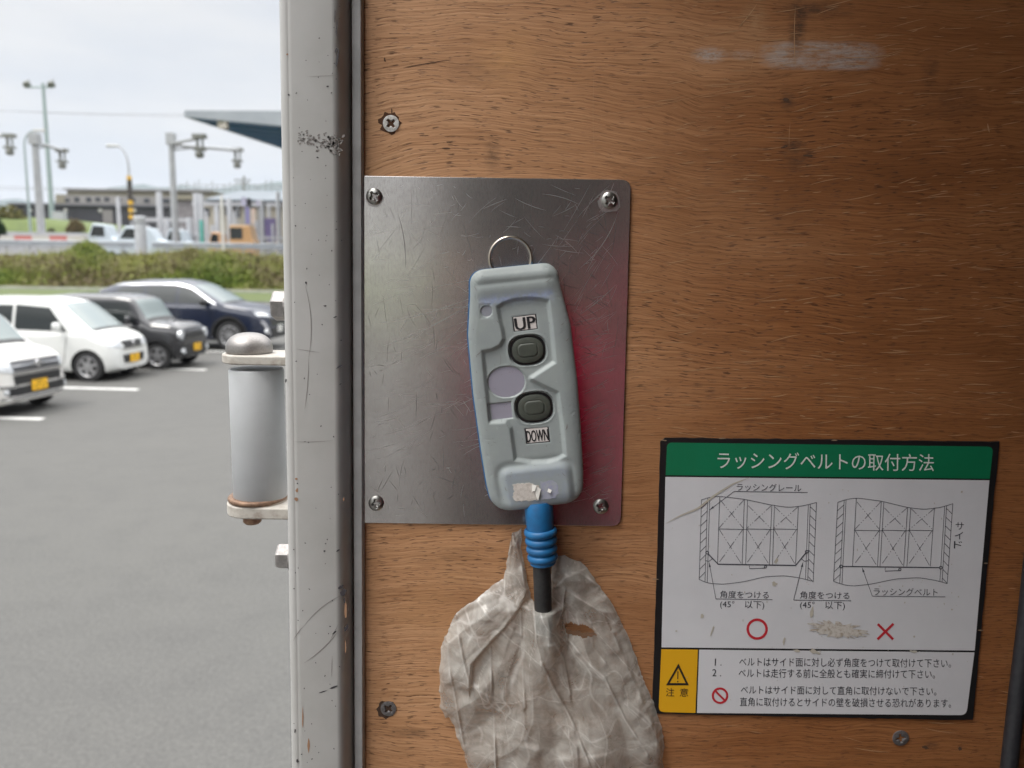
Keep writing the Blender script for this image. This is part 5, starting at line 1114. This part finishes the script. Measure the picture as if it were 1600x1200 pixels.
# toll canopy
def canopy():
    zc = P(290, 183, 66).z; A = P(289, 183, 66); Bx = P(470, 200, 54)
    fx, fy = 66, 54
    a = Vector((P(290, 183, 66).x, 66, zc)); far = P(440, 232, 66*(zc-CAM_Z)/(P(440, 232, 66).z-CAM_Z)); far = Vector((far.x, far.y, zc))
    b = P(440, 197, 66*(zc-CAM_Z)/(P(440, 197, 66).z-CAM_Z)); b = a+(Vector((b.x, b.y, zc))-a)*2.6; c = far+(b-a)
    th = .50; root = thing('toll_canopy', 'large blue and white toll gate canopy roof reaching behind the post', 'canopy', (b.x, b.y+8, ZR))
    e = (far-a).normalized(); fa = far+(far-a)*.6; c = b+(fa-a)
    mb = MB(); V = [a, b, c, fa]; V = [v+Vector((0, 0, .05)) for v in V]+[v+Vector((0, 0, th)) for v in V]; mb.add(V, [(0, 3, 2, 1)]); mb.obj('soffit', M('blue_soffit', (.008, .10, .235), .55, 0, (.006, .085, .20), .6), root)
    mb = MB(); mb.add(V, [(4, 5, 6, 7), (2, 3, 7, 6), (1, 2, 6, 5)]); mb.obj('roof_deck', M('pale_metal_deck', (.42, .44, .46), .5, .2), root)
    FAS = M('pale_fascia', (.34, .365, .40), .45, .1, (.30, .325, .36), .5)
    mb = MB(); q = Vector((0, -.12, 0)); mb.add([a+q, b+q, b+q+Vector((0, 0, th+1.9)), a+q+Vector((0, 0, th)), a, b, b+Vector((0, 0, th+1.9)), a+Vector((0, 0, th))], [(0, 1, 2, 3), (4, 7, 6, 5), (0, 3, 7, 4), (0, 4, 5, 1), (3, 2, 6, 7)]); mb.obj('fascia', FAS, root)
    mb = MB(); q = Vector((-.12, 0, 0)); mb.add([a+q, fa+q, fa+q+Vector((0, 0, .42)), a+q+Vector((0, 0, .42)), a, fa, fa+Vector((0, 0, .42)), a+Vector((0, 0, .42))], [(0, 3, 2, 1), (4, 5, 6, 7), (0, 1, 5, 4)]); mb.obj('side_fascia', M('pale_edge', (.60, .64, .66), .5), root)
    lm = MB(); t = (b-a).normalized(); RB = M('blue_rib', (.02, .11, .21), .5)
    for k in range(1, 9):
        s = a+(fa-a)*(k/9); e_ = s+(b-a)*1.0; lm.tube([s+Vector((.3, 0, -.02)), e_+Vector((0, 0, -.02))], .07, 6)
    lm.obj('soffit_ribs', RB, root)
    p = P(350, 195, 68); mb = MB(); mb.box(p.x-.35, p.x+.35, 67.4, 68.1, zc-.55, zc+.04); mb.obj('lamp_box', M('lamp_white', (.6, .55, .5), .5), root)
    for f1, f2 in ((.30, .5), (.62, .5), (.95, .5)):
        s = a+(b-a)*f1+(fa-a)*f2
        if f1 > .5: mb = MB(); mb.box(s.x-.35, s.x+.35, s.y-.35, s.y+.35, ZR, zc+.04); mb.obj('column', CONC, root)
canopy()
# camera gantries
def gantry(px_b, py_b, px_t, py_t, d, arms, label, r=.30):
    a, t = P(px_b, py_b, d), P(px_t, py_t, d); x = t.x; root = thing('camera_gantry', label, 'gantry pole', (x, d, ZR), 'camera gantries over the toll lanes')
    mb = MB(); mb.lathe([(r*1.15, ZR), (r*.8, t.z)], (x, d, 0), 'Z', 14); mb.box(x-r*1.2, x+r*1.2, d-r*1.2, d+r*1.2, t.z-.9, t.z+.15); mb.obj('mast', POLEM, root, 40)
    for (sx, sy, ex, ey, dd) in arms:
        s, e = P(sx, sy, d), P(ex, ey, dd); mb = MB(); mb.tube([s, e], .16, 8); mb.tube([s+Vector((0, 0, -.5)), s+(e-s)*.35+Vector((0, 0, -.05))], .09, 6); mb.obj('arm', POLEM, root, 40)
        mb = MB(); k = 1.0
        mb.box(e.x-.9, e.x+.2, e.y-.3, e.y+.3, e.z-.12, e.z+.22); mb.tube([e+Vector((-.55, 0, -.1)), e+Vector((-.55, 0, -1.0))], .13, 8); mb.tube([e+Vector((-.1, 0, -.1)), e+Vector((-.1, 0, -.9))], .09, 8)
        mb.box(e.x-.85, e.x+.1, e.y-.3, e.y+.3, e.z-1.15, e.z-.95); mb.lathe([(.2, -1.15), (.38, -1.4), (.36, -1.6), (.25, -1.75)], (e.x-.4, e.y, e.z), 'Z', 12); mb.obj('camera_head', DKM, root, 40)
gantry(272, 378, 267, 211, 76, [(270, 224, 318, 214, 70), (270, 226, 376, 235, 82)], 'grey gantry mast with two camera arms beside the toll canopy')
gantry(63, 374, 54, 211, 80, [(58, 223, 102, 236, 82)], 'grey gantry mast with one camera arm between the lamp posts', .36)
gantry(-160, 374, -165, 205, 80, [(-158, 205, 20, 213, 78)], 'camera arm reaching in from the left photo edge')
# light poles
def tall_light():
    d = 120; root = thing('floodlight_pole', 'tall grey-green floodlight pole with twin lamp heads', 'floodlight pole', (P(79, 360, d).x, d, ZR))
    mb = MB(); t = P(67, 130, d); bq = P(79, 356, d); mb.tube([(t.x+.0, d, ZR+.5), (t.x, d, t.z)], [.42, .22], 12); mb.obj('mast', POLEG, root, 40)
    mb = MB(); mb.tube([P(42, 136, d), P(84, 136, d)], .14, 8); mb.obj('crossarm', POLEG, root, 40)
    for px in (42, 80):
        p = P(px, 131, d); mb = MB(); mb.lathe([(.2, -.5), (.45, -.15), (.55, .3), (.4, .4)], p, (.35, -.6, -.7), 14); mb.tube([p+Vector((.3, 0, -.5)), p+Vector((.3, 0, .6))], .10, 6); mb.obj('lamp_head', DKM, root, 40)
    p = P(83, 352, d); mb = MB(); mb.box(t.x+.3, t.x+2.0, d-.5, d+.5, ZR+1.5, p.z+2.0); mb.obj('control_box', CONC, root)
tall_light()
def lamp_post(px, py_b, py_bend, tipx, tipy, d, label, col, stripes=None, r=.13):
    x = P(px, py_bend, d).x; zb_ = P(px, py_bend, d).z; tp = P(tipx, tipy, d); root = thing('lamp_post', label, 'lamp post', (x, d, ZR)); mb = MB()
    pts = [(x, d, ZR), (x, d, zb_)]; rs = [r*1.3, r*.8]
    for t in np.linspace(.15, 1, 9): a = t*math.pi/2*.95; pts.append((x+(tp.x-x)*(1-math.cos(a)), d, zb_+(tp.z-zb_)*math.sin(a))); rs.append(r*.7)
    mb.tube(pts, rs, 10); mb.obj('post', col, root, 40)
    mb = MB(); s = 1 if tp.x > x else -1; mb.tube([tp+Vector((-s*.3, 0, 0)), tp+Vector((s*1.0, 0, .02))], [.12, .16], 8); mb.obj('lamp_head', WHM, root, 40)
    if stripes:
        for py0, py1, m in stripes: mb = MB(); a, b = P(px, py0, d), P(px, py1, d); mb.lathe([(r*1.9, a.z), (r*1.9, b.z)], (x, d, 0), 'Z', 12); mb.obj('stripe_sleeve', m, root, 40)
SY_, SK_ = M('stripe_yellow', (.55, .33, .03), .6), M('stripe_black', (.05, .045, .04), .6)
lamp_post(38, 372, 228, 56, 204, 92, 'slim grey curved lamp post left of the gantry mast', POLEG)
lamp_post(201, 372, 262, 182, 228, 84, 'curved lamp post with yellow and black striped foot', POLEM, [(275, 281, SY_), (281, 313, SK_), (313, 320, SY_), (320, 325, SK_), (325, 332, SY_), (332, 336, SK_), (336, 342, SY_), (342, 345, SK_)])
# overhead wires and utility pole
up_ = thing('utility_pole', 'dark utility pole with crossarms behind the toll office', 'utility pole', tuple(P(383, 330, 135)))
mb = MB(); t = P(381, 275, 135); mb.lathe([(.25, ZR), (.18, t.z)], (t.x, 135, 0), 'Z', 10); mb.obj('mast', DKM, up_, 40)
for py, w_ in ((281, 20), (286, 14)): mb = MB(); a = P(381, py, 135); mb.box(a.x-w_*.08, a.x+w_*.06, 134.9, 135.1, a.z-.08, a.z+.08); mb.obj('crossarm', DKM, up_)
for (p0, p1, d) in (((-300, 150), (330, 182), 170), ((-300, 154), (330, 178), 172), ((-300, 276), (470, 293), 140), ((-300, 284), (470, 292), 142)):
    mb = MB(); a, b = P(*p0, d), P(*p1, d); n = 12; mb.tube([a+(b-a)*k/n-Vector((0, 0, 1.0*4*(k/n)*(1-k/n))) for k in range(n+1)], .045, 5)
    tag(mb.obj('overhead_wire', M('wire_grey', (.22, .22, .24), .6), None, None, tuple((a+b)/2)), {170: 'upper of the two thin wires high across the sky', 172: 'lower of the two thin wires high across the sky', 140: 'lower overhead wire running to the toll office', 142: 'overhead wire crossing just above the mountains'}[d], 'wire', 'overhead wires')
an_ = MB(); rgm = np.random.default_rng(5)
mast = thing('antenna_rack', 'thin grey antenna rods on the toll office roof', 'antennas', tuple(P(310, 293, 124)))
for k in range(16):
    x = 283+k*9.6+rgm.normal()*2; a = P(x, 300, 124); b = P(x, 280+rgm.random()*9, 124); an_.tube([a, b], .045, 5)
an_.tube([P(280, 289, 124), P(440, 289, 124)], .05, 5); an_.obj('rods', DKM, mast)
# pillars, bollards, gates
def pillar(px, py0, py1, wpx, d, label, mat=CONC, nm='toll_pillar', cap=False, z0=ZR):
    k = (P(px+1, py1, d)-P(px, py1, d)).x; t = P(px, py1, d); r = wpx*k/2; root = thing(nm, label, 'pillar', (t.x, d, z0), 'pillars of the toll lanes')
    mb = MB(); mb.lathe([(r, z0), (r, t.z-r*.3), (r*.9, t.z)], (t.x, d, 0), 'Z', 20); mb.obj('shaft', mat, root, 40)
    if cap: mb = MB(); mb.lathe([(r*1.12, t.z-r*1.1), (r*1.12, t.z-r*.2), (r*.9, t.z+.02)], (t.x, d, 0), 'Z', 20); mb.obj('cap', mat, root, 40)
TEAL = M('teal_paint', (.08, .33, .28), .5)
for a in ((218, 402, 338, 17, 68, 'thick white bollard standing before the guardrail', CONC, 'bollard', True), (248, 375, 300, 9, 88, 'tall pale pillar left of the larger gantry mast', CONC, 'toll_pillar', False), (184, 360, 308, 6, 96, 'thin pale pillar before the dark wall', CONC), (260, 375, 342, 8, 84, 'short pale post beside the tall pillar', CONC), (296, 378, 340, 9, 82, 'short pale post left of the twin pillars', CONC),
          (306, 378, 302, 9, 86, 'left one of the twin pale pillars', CONC), (314, 378, 303, 7, 85, 'right one of the twin pale pillars', CONC), (314.5, 378, 344, 6, 78, 'teal bollard at the foot of the twin pillars', TEAL, 'bollard'), (346, 400, 306, 4, 68.5, 'slim white signal post in front of the orange vehicle', M('white_post', (.48, .475, .45), .6)), (358, 378, 310, 8, 88, 'pale pillar beside the orange vehicle', CONC),
          (332, 378, 352, 6, 84, 'low pale post left of the slim signal post', CONC), (402, 378, 345, 8, 86, 'pale post right of the orange vehicle', CONC), (409, 378, 312, 5, 84, 'pale column beside the purple banner', CONC), (285, 378, 356, 7, 90, 'low pale post beyond the guardrail', CONC)): pillar(*a)
for k, (px, w_, t_, d) in enumerate(((232, 5, 352, 86), (239, 4, 358, 92), (277, 5, 362, 84), (322, 4, 330, 95), (338, 7, 322, 92), (366, 4, 330, 94), (420, 4, 322, 88), (434, 6, 300, 84), (426, 4, 350, 80), (352, 5, 362, 80))):
    pillar(px, 378, t_, w_, d, ('low pale post between bollard and tall pillar', 'far low post behind the pale cars', 'squat pale post by the larger gantry mast', 'thin far post left of the office', 'square-looking pale pillar in front of the office wall', 'thin post behind the orange van', 'thin post between purple banner and photo post', 'broad pale pillar next to the door post', 'low post in front of the purple banner', 'squat post in front of the orange van')[k], CONC, 'toll_pillar')
for k, (px0, px1, py, d, h) in enumerate(((226, 300, 343, 97, .5), (300, 440, 318, 93, .35), (228, 330, 366, 82, .22), (330, 445, 370, 80, .22))):
    a, b = P(px0, py, d), P(px1, py, d); root = thing('lane_railing', ('pale beam across the toll lanes left of the twin pillars', 'pale beam along the front of the office', 'low railing behind the pale blue cars', 'low railing behind the orange van')[k], 'railing', ((a.x+b.x)/2, d, ZR))
    mb = MB(); mb.box(a.x, b.x, d-.1, d+.1, a.z-h/2, a.z+h/2); mb.obj('beam', CONC, root)
    for q in range(5): x_ = a.x+(b.x-a.x)*(q+.1)/4.2; mb = MB(); mb.lathe([(.08, ZR), (.08, a.z)], (x_, d+.2, 0), 'Z', 8); mb.obj('post', POLEM, root)
for px0, px1, py0, py1, d, lab, cat, m in ((414, 430, 341, 377, 84, 'purple banner panel by the toll office', 'banner', M('purple_cloth', (.12, .10, .22), .7, 0, (.16, .125, .24), 1.5)), (377, 384, 308, 322, 84, 'small lilac sign panel high on a column, left one', 'sign', M('lilac_panel', (.36, .355, .46), .6)), (400, 407, 312, 322, 84, 'small lilac sign panel high on a column, right one', 'sign', M('lilac_panel_pale', (.38, .375, .46), .6)),
                                   (385, 392, 310, 321, 85, 'black lane signal box, left of two', 'signal', M('signal_black', (.015, .015, .018), .5)), (408, 414, 315, 322, 85, 'black lane signal box, right of two', 'signal', M('signal_black_right', (.015, .015, .018), .5)), (384, 390, 324, 350, 87, 'slim purple strip banner beside the office wall', 'banner', M('purple_strip', (.20, .18, .36), .7)), (390, 398, 326, 350, 90, 'pink and cream notice board on the office wall', 'board', M('pink_board', (.50, .36, .30), .7, 0, (.42, .40, .34), 3))):
    q = bbox(px0, px1, py0, py1, d, .18); root = thing({'signal': 'lane_signal', 'banner': 'banner', 'sign': 'lane_sign', 'board': 'notice_board'}[cat], lab, cat, ((q[0]+q[1])/2, d, q[4]))
    MB().box(q[0], q[1], q[2], q[3], q[4], q[5]).obj('panel', m, root); mb = MB(); mb.tube([((q[0]+q[1])/2, d+.3, ZR), ((q[0]+q[1])/2, d+.3, q[5])], .09, 8); mb.obj('stand', POLEM, root)
# far vehicles
def small_vehicle(name, label, px0, px1, py0, py1, d, paint, prof, wx, win):
    q = bbox(px0, px1, py0, py1, d, 1.7); L_ = q[1]-q[0]; h = q[5]-ZR; root = thing(name, label, 'van' if 'van' in name else 'car', ((q[0]+q[1])/2, d, ZR))
    mb = MB(); poly = [(q[0]+a*L_, ZR+b*h) for a, b in prof]; mb.prism(poly, d, d+1.7); o = mb.obj('body', paint, root); bv = o.modifiers.new('b', 'BEVEL'); bv.width = .12; bv.segments = 3
    for w_ in win: mb = MB(); mb.prism([(q[0]+a*L_, ZR+b*h) for a, b in w_], d-.02, d+.05); mb.obj('window', GLASS, root)
    for w_ in wx:
        mb = MB(); mb.lathe([(.33, -.05), (.33, .2)], (q[0]+w_*L_, d, ZR+.33), 'Y', 18); mb.obj('wheel', TYRE, root)
        mb = MB(); mb.lathe([(.33, 0), (.33, .2)], (q[0]+w_*L_, d+1.55, ZR+.33), 'Y', 18); mb.obj('wheel', TYRE, root)
CARP = [(0, .12), (1, .12), (1, .52), (.8, .6), (.66, .96), (.22, 1), (.05, .62), (0, .5)]
VANP = [(0, .12), (1, .12), (1, .55), (.93, .62), (.84, 1), (.02, 1), (0, .6)]
LBL = M('pale_blue_paint', (.42, .48, .53), .35, coat=.4); ORG = M('orange_paint', (.42, .25, .115), .45, coat=.2)
small_vehicle('far_car', 'pale silver car waiting at the toll lanes, left of two', 135, 182, 349, 378, 76, LBL, CARP, (.2, .8), [[(.12, .62), (.60, .62), (.58, .9), (.24, .92)]])
small_vehicle('far_car', 'pale blue car partly behind the thick white bollard', 178, 262, 354, 386, 73, LBL, CARP, (.18, .82), [[(.12, .62), (.60, .62), (.58, .9), (.24, .92)]])
small_vehicle('far_car', 'pale blue car right of the thick white bollard', 255, 300, 358, 380, 80, LBL, CARP, (.2, .8), [[(.12, .62), (.60, .62), (.58, .9), (.24, .92)]])
small_vehicle('far_van', 'orange van at the toll gates below the office', 358, 396, 352, 379, 72, ORG, VANP, (.2, .82), [[(.05, .60), (.55, .60), (.55, .92), (.05, .92)]])
small_vehicle('far_car', 'light orange car left of the orange van', 325, 352, 362, 380, 76, M('pale_orange_paint', (.50, .30, .16), .5), CARP, (.2, .8), [[(.12, .62), (.60, .62), (.58, .9), (.24, .92)]])
# guardrails and red-white barrier
GRM = M('guardrail_zinc', (.28, .305, .335), .45, .4, (.24, .26, .285), 1); 
def guardrail(px0, px1, d, label, posts):
    root = thing('guardrail', label, 'guardrail', (P((px0+px1)/2, 395, d).x, d, ZR)); x0, x1 = P(px0, 385, d).x, P(px1, 385, d).x; zc = P(200, 382, d).z
    pr = [(-.25, 0), (-.19, -.06), (-.10, -.06), (-.04, 0), (.04, 0), (.10, -.06), (.19, -.06), (.25, 0), (.25, .02), (-.25, .02)]; mb = MB(); n = len(pr)
    V = [(x, d+b, zc+a) for x in (x0, x1) for a, b in pr]; mb.add(V, [(i, (i+1) % n, n+(i+1) % n, n+i) for i in range(n)]+[tuple(range(n-1, -1, -1)), tuple(range(n, 2*n))]); mb.obj('beam', GRM, root)
    mb = MB(); mb.tube([(x0, d+.1, zc-.45), (x1, d+.1, zc-.45)], .035, 6); mb.obj('lower_cable', GRM, root)
    for k in range(posts): x = x0+(x1-x0)*(k+.5)/posts; mb = MB(); mb.lathe([(.07, ZR-.1), (.07, zc+.1)], (x, d+.13, 0), 'Z', 10); mb.obj('post', POLEM, root)
guardrail(-120, 209, 69.5, 'galvanised guardrail left of the thick bollard', 9); guardrail(238, 480, 69.5, 'galvanised guardrail right of the thick bollard', 6)
bw = thing('striped_barrier', 'low red and white striped traffic barrier behind the guardrail', 'barrier', tuple(P(40, 378, 75)))
RW = (M('barrier_red', (.40, .13, .11), .6), M('barrier_white', (.42, .41, .38), .6))
for k in range(9):
    a, b = P(-115+k*27.5, 377, 75), P(-115+(k+1)*27.5-.6, 368.5, 75); MB().box(a.x, b.x, 75, 75.4, a.z-.15, b.z).obj('block', RW[(k+1) % 2], bw)
kb = MB(); q = bbox(-120, 137, 364, 367.5, 79, 2); kb.box(q[0], q[1], 79, 81, ZR, q[5]); tag(kb.obj('low_wall', CONC, None, None, (q[0]+8, 80, ZR)), 'long low pale wall beyond the striped barrier', 'wall')
# ------------------------------------------------------------------ the person taking the photograph (mirrored in the plate)
def skin(name, joints, edges, mat, parent, root=0, sub=2):
    me = bpy.data.meshes.new(name); off = WL[parent.name]
    me.from_pydata([tuple(Vector(j[:3])-off) for j in joints], edges, []); me.materials.append(mat)
    o = bpy.data.objects.new(name, me); COL.objects.link(o); o.parent = parent; WL[o.name] = Vector(off)
    s = o.modifiers.new('skin', 'SKIN'); s.use_smooth_shade = True
    for v, j in zip(me.skin_vertices[0].data, joints): v.radius = j[3] if hasattr(j[3], '__len__') else (j[3], j[3])
    me.skin_vertices[0].data[root].use_root = True
    u = o.modifiers.new('sub', 'SUBSURF'); u.levels = sub; u.render_levels = sub
    dg = bpy.context.evaluated_depsgraph_get(); nm = bpy.data.meshes.new_from_object(o.evaluated_get(dg)); o.modifiers.clear(); o.data = nm; return o
def person():
    x, y, b = .34, -.56, ZB
    root = thing('person', 'person in a red jacket holding up a phone, mirrored faintly in the steel plate', 'person', (x, y, b))
    SK = M('skin', (.45, .26, .18), .5); RED = M('red_jacket', (.60, .012, .075), .8, 0, (.52, .010, .06), 20); TR = M('dark_trousers', (.03, .032, .04), .85); HAIR = M('black_hair', (.012, .010, .009), .6); SH = M('dark_shoe', (.02, .02, .02), .6)
    hR, hL = Vector((.078, -.055, CAM_Z-.022)), Vector((-.072, -.055, CAM_Z-.022)); eR, eL = Vector((x+.22, y+.14, b+1.06)), Vector((x-.30, y+.16, b+1.03)); sR, sL = Vector((x+.19, y, b+1.36)), Vector((x-.19, y, b+1.36))
    J = [(x, y, b+.92, .11), (x, y, b+1.10, .11), (x, y, b+1.30, .12), (x, y+.01, b+1.43, .055), (x-.02, y+.03, b+1.50, .06), (x-.02, y+.045, b+1.58, .085), (x-.02, y+.03, b+1.66, .08)]
    E = [(0, 1), (1, 2), (2, 3), (3, 4), (4, 5), (5, 6)]
    for s, e, h in ((sR, eR, hR), (sL, eL, hL)):
        k = len(J); wv = e+(h-e)*.84; J += [(*s, .055), (*e, .04), (*wv, .027), (*(e+(h-e)*.93), .026)]; E += [(2, k), (k, k+1), (k+1, k+2), (k+2, k+3)]
        sg = 1 if h.x > 0 else -1
        for f in range(4):
            q = len(J); z_ = h.z+.030-.019*f; l = (.9, 1, .95, .75)[f]
            J += [(h.x+sg*.012, h.y-.022, z_, .0085), (h.x+sg*.010, h.y+.012*l, z_+.002, .008), (h.x-sg*.006*l, h.y+.034*l, z_+.001, .0075), (h.x-sg*.028*l, h.y+.036, z_, .007)]; E += [(k+3, q), (q, q+1), (q+1, q+2), (q+2, q+3)]
        q = len(J); J += [(h.x-sg*.004, h.y-.02, h.z-.012, .0095), (h.x-sg*.028, h.y-.004, h.z-.006, .0085), (h.x-sg*.045, h.y+.012, h.z+.002, .008)]; E += [(k+3, q), (q, q+1), (q+1, q+2)]
    for s in (-1, 1):
        k = len(J); J += [(x+s*.10, y, b+.86, .085), (x+s*.12, y+.02, b+.48, .055), (x+s*.13, y-.01, b+.09, .04), (x+s*.14, y+.13, b+.035, .035)]; E += [(0, k), (k, k+1), (k+1, k+2), (k+2, k+3)]
    body = skin('body', J, E, SK, root)
    hd_ = Vector((x-.02, y+.115, b+1.575)); fm = MB()
    for s in (-1, 1): fm.lathe([(.001, .011), (.008, .008), (.011, 0)], (hd_.x+s*.032, hd_.y-.004, hd_.z+.012), 'Y', 12)
    fm.obj('eyes', HAIR, root, 60)
    skin('nose', [(hd_.x, hd_.y-.004, hd_.z+.012, .008), (hd_.x, hd_.y+.016, hd_.z-.022, .012)], [(0, 1)], SK, root, 0, 1)
    mm = MB(); mm.box(hd_.x-.024, hd_.x+.024, hd_.y-.01, hd_.y+.004, hd_.z-.052, hd_.z-.044); mm.obj('mouth', M('lips', (.35, .13, .11), .5), root)
    for s in (-1, 1): skin('ear', [(x-.02+s*.086, y+.04, b+1.60, .014), (x-.02+s*.090, y+.035, b+1.565, .011)], [(0, 1)], SK, root, 0, 1)
    skin('hair', [(x-.02, y+.005, b+1.54, .085), (x-.02, y+.01, b+1.62, .095), (x-.02, y+.045, b+1.675, .088)], [(0, 1), (1, 2)], HAIR, root)
    JJ = [(x, y, b+.80, .18), (x, y, b+1.0, .18), (x, y, b+1.18, .19), (x, y, b+1.33, .165), (x, y+.01, b+1.42, .075)]; EE = [(0, 1), (1, 2), (2, 3), (3, 4)]
    for s, e, h in ((sR, eR, hR), (sL, eL, hL)): k = len(JJ); JJ += [(*s, .075), (*e, .062), (*(e+(h-e)*.78), .046)]; EE += [(3, k), (k, k+1), (k+1, k+2)]
    skin('jacket', JJ, EE, RED, root)
    JT = [(x, y, b+.88, .13)]; ET = []
    for s in (-1, 1): k = len(JT); JT += [(x+s*.10, y, b+.80, .10), (x+s*.12, y+.02, b+.48, .075), (x+s*.13, y-.01, b+.08, .062)]; ET += [(0, k), (k, k+1), (k+1, k+2)]
    skin('trousers', JT, ET, TR, root)
    for s in (-1, 1): skin('shoe', [(x+s*.13, y-.03, b+.045, .045), (x+s*.135, y+.08, b+.04, .044), (x+s*.14, y+.17, b+.032, .034)], [(0, 1), (1, 2)], SH, root)
    ph = thing('phone', 'black phone held up by the person, a dark reflection in the plate', 'phone', (0, -.03, CAM_Z-.03))
    mb = MB(); mb.box(-.075, .078, -.034, -.026, CAM_Z-.064, CAM_Z+.012); o = mb.obj('phone_body', BLACK, ph); bv = o.modifiers.new('b', 'BEVEL'); bv.width = .003; bv.segments = 3
person()
# ------------------------------------------------------------------ the air
hb = MB(); hb.box(-9500, 3500, -60, 6900, -4, 620)
hm = bpy.data.materials.new('air'); hm.use_nodes = True; ht_ = hm.node_tree; ht_.nodes.clear()
ho_ = ht_.nodes.new('ShaderNodeOutputMaterial'); hv = ht_.nodes.new('ShaderNodeVolumePrincipled'); hv.inputs['Color'].default_value = (.74, .84, 1.0, 1); hv.inputs['Density'].default_value = .000065; hv.inputs['Anisotropy'].default_value = .2
ht_.links.new(hv.outputs[0], ho_.inputs['Volume'])
hz = hb.obj('haze', hm); hz['kind'] = 'stuff'
